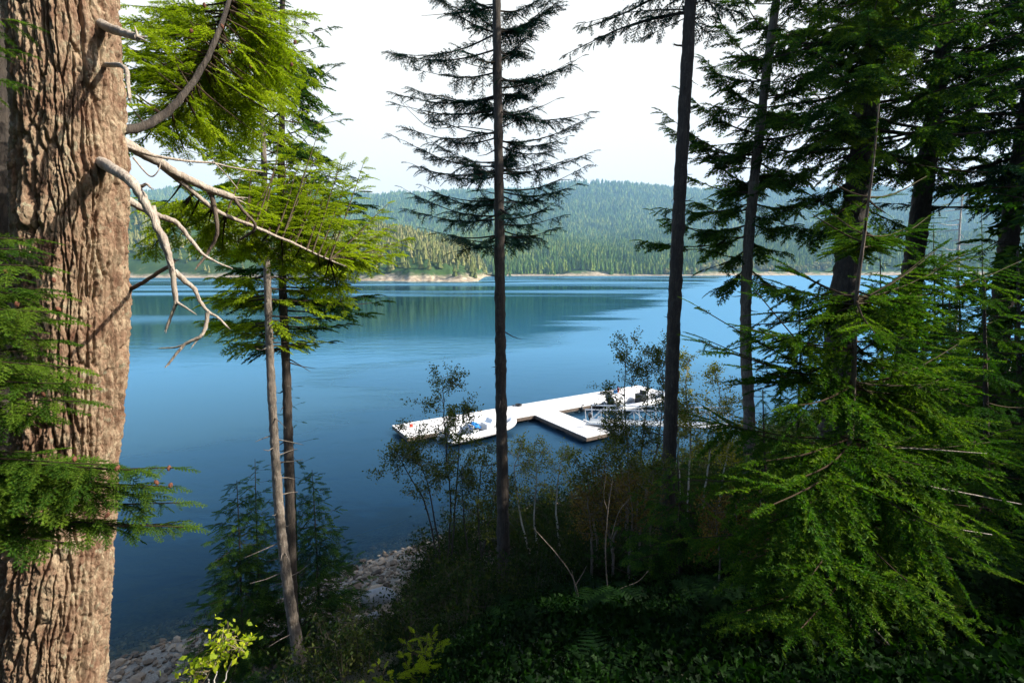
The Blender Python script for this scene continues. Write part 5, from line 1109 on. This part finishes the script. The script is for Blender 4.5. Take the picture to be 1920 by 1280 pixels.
P = np.stack([xx, yy, gz(xx, yy) - .03], 1); s = rs.uniform(.25, .55, len(xx)) * np.clip(.55 + yy / 16, .6, 1.25) * np.interp(xx, [-2.5, .5], [.55, 1]); fern = rs.uniform(0, 1, len(xx)) < .05 + .2 * (vnoise(xx * .5, yy * .5, None, 77) > .3)
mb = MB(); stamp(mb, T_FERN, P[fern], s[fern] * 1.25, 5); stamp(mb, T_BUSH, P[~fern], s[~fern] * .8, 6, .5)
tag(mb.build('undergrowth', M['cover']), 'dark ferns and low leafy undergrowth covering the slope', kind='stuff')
def thick_tpl(seed):
    r_ = np.random.default_rng(seed); V = []; A = []
    for k in range(5):
        a = r_.uniform(0, 6.28); b0 = np.zeros(3); e = np.array([math.cos(a) * r_.uniform(.1, .45), math.sin(a) * r_.uniform(.1, .45), r_.uniform(.6, 1.1)])
        s_v = np.array([-math.sin(a), math.cos(a), 0]) * .008; V.append([b0 - s_v, b0 + s_v, e]); A.append(2.0)
        for q in range(34):
            t = r_.uniform(.2, 1.0); p = e * t + r_.normal(0, .10, 3); d = norm(r_.normal(size=3)); u = norm(np.cross(d, r_.normal(size=3))); z = r_.uniform(.03, .06)
            V.append([p - u * z * .4, p + u * z * .4, p + d * z]); V.append([p + u * z * .4, p + d * z * 1.1 + u * z * .3, p + d * z]); A += [r_.uniform(0, 1)] * 2
        for q in range(5):
            t = r_.uniform(.4, 1.0); p = e * t; f_ = p + r_.normal(0, .16, 3); V.append([p - s_v * .5, p + s_v * .5, f_]); A.append(2.0)
    return np.array(V).reshape(-1, 3), np.array(A)
T_TH = [thick_tpl(s + 50) for s in range(5)]
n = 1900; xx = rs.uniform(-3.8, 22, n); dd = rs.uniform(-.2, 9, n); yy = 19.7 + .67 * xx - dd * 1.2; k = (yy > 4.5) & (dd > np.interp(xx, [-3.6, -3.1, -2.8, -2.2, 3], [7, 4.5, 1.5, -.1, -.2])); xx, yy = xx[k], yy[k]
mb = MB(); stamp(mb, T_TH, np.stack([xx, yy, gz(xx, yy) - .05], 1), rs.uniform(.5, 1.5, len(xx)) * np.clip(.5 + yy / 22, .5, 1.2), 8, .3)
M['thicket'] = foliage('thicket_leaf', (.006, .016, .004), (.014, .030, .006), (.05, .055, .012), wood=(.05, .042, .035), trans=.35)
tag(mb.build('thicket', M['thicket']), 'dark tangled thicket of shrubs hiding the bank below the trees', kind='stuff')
g7 = 'ferns on the near slope'
small_fir('cedar_seedling', 'conifer seedling with sunlight put into its needle colour at the bottom, left of the bare saplings', 'seedling', [(790, 1330), (795, 1260), (802, 1185)], 4.4, .012, 'needle_lit', T_NEAR, 26, .34, .24, .2, 120, z_lo=.1, step=.045, tipup=.5)  # sun put into the needle colour, the spot itself lies in shade
small_fir('cedar_seedling', 'tiny conifer sprig with sunlight put into its needle colour at the bottom edge, left of the larger seedling', 'seedling', [(715, 1330), (712, 1280), (705, 1240)], 4.9, .010, 'needle_lit', T_NEAR, 16, .26, .2, .2, 121, z_lo=.1, step=.05, tipup=.4)
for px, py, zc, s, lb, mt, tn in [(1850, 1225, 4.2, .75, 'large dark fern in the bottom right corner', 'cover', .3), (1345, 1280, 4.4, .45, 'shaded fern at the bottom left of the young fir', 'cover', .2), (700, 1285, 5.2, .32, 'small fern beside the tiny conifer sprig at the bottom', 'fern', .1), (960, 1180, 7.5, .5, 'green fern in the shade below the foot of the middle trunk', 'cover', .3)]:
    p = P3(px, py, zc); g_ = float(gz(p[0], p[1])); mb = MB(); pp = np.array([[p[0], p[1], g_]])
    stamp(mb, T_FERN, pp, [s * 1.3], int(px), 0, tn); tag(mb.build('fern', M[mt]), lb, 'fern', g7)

# ================================================================== haze
m, N, L = new_mat('haze_air'); pv = N.new('ShaderNodeVolumePrincipled'); pv.inputs['Color'].default_value = (.36, .66, 1.0, 1); pv.inputs['Density'].default_value = .00012; pv.inputs['Anisotropy'].default_value = .1
out(N, L, None, pv.outputs[0])
mb = MB(); mb.box([300, 2200, 420], [19000, 6400, 960]); hz_ = mb.build('haze', m); tag(hz_, 'thin blue haze over the bay', kind='stuff')
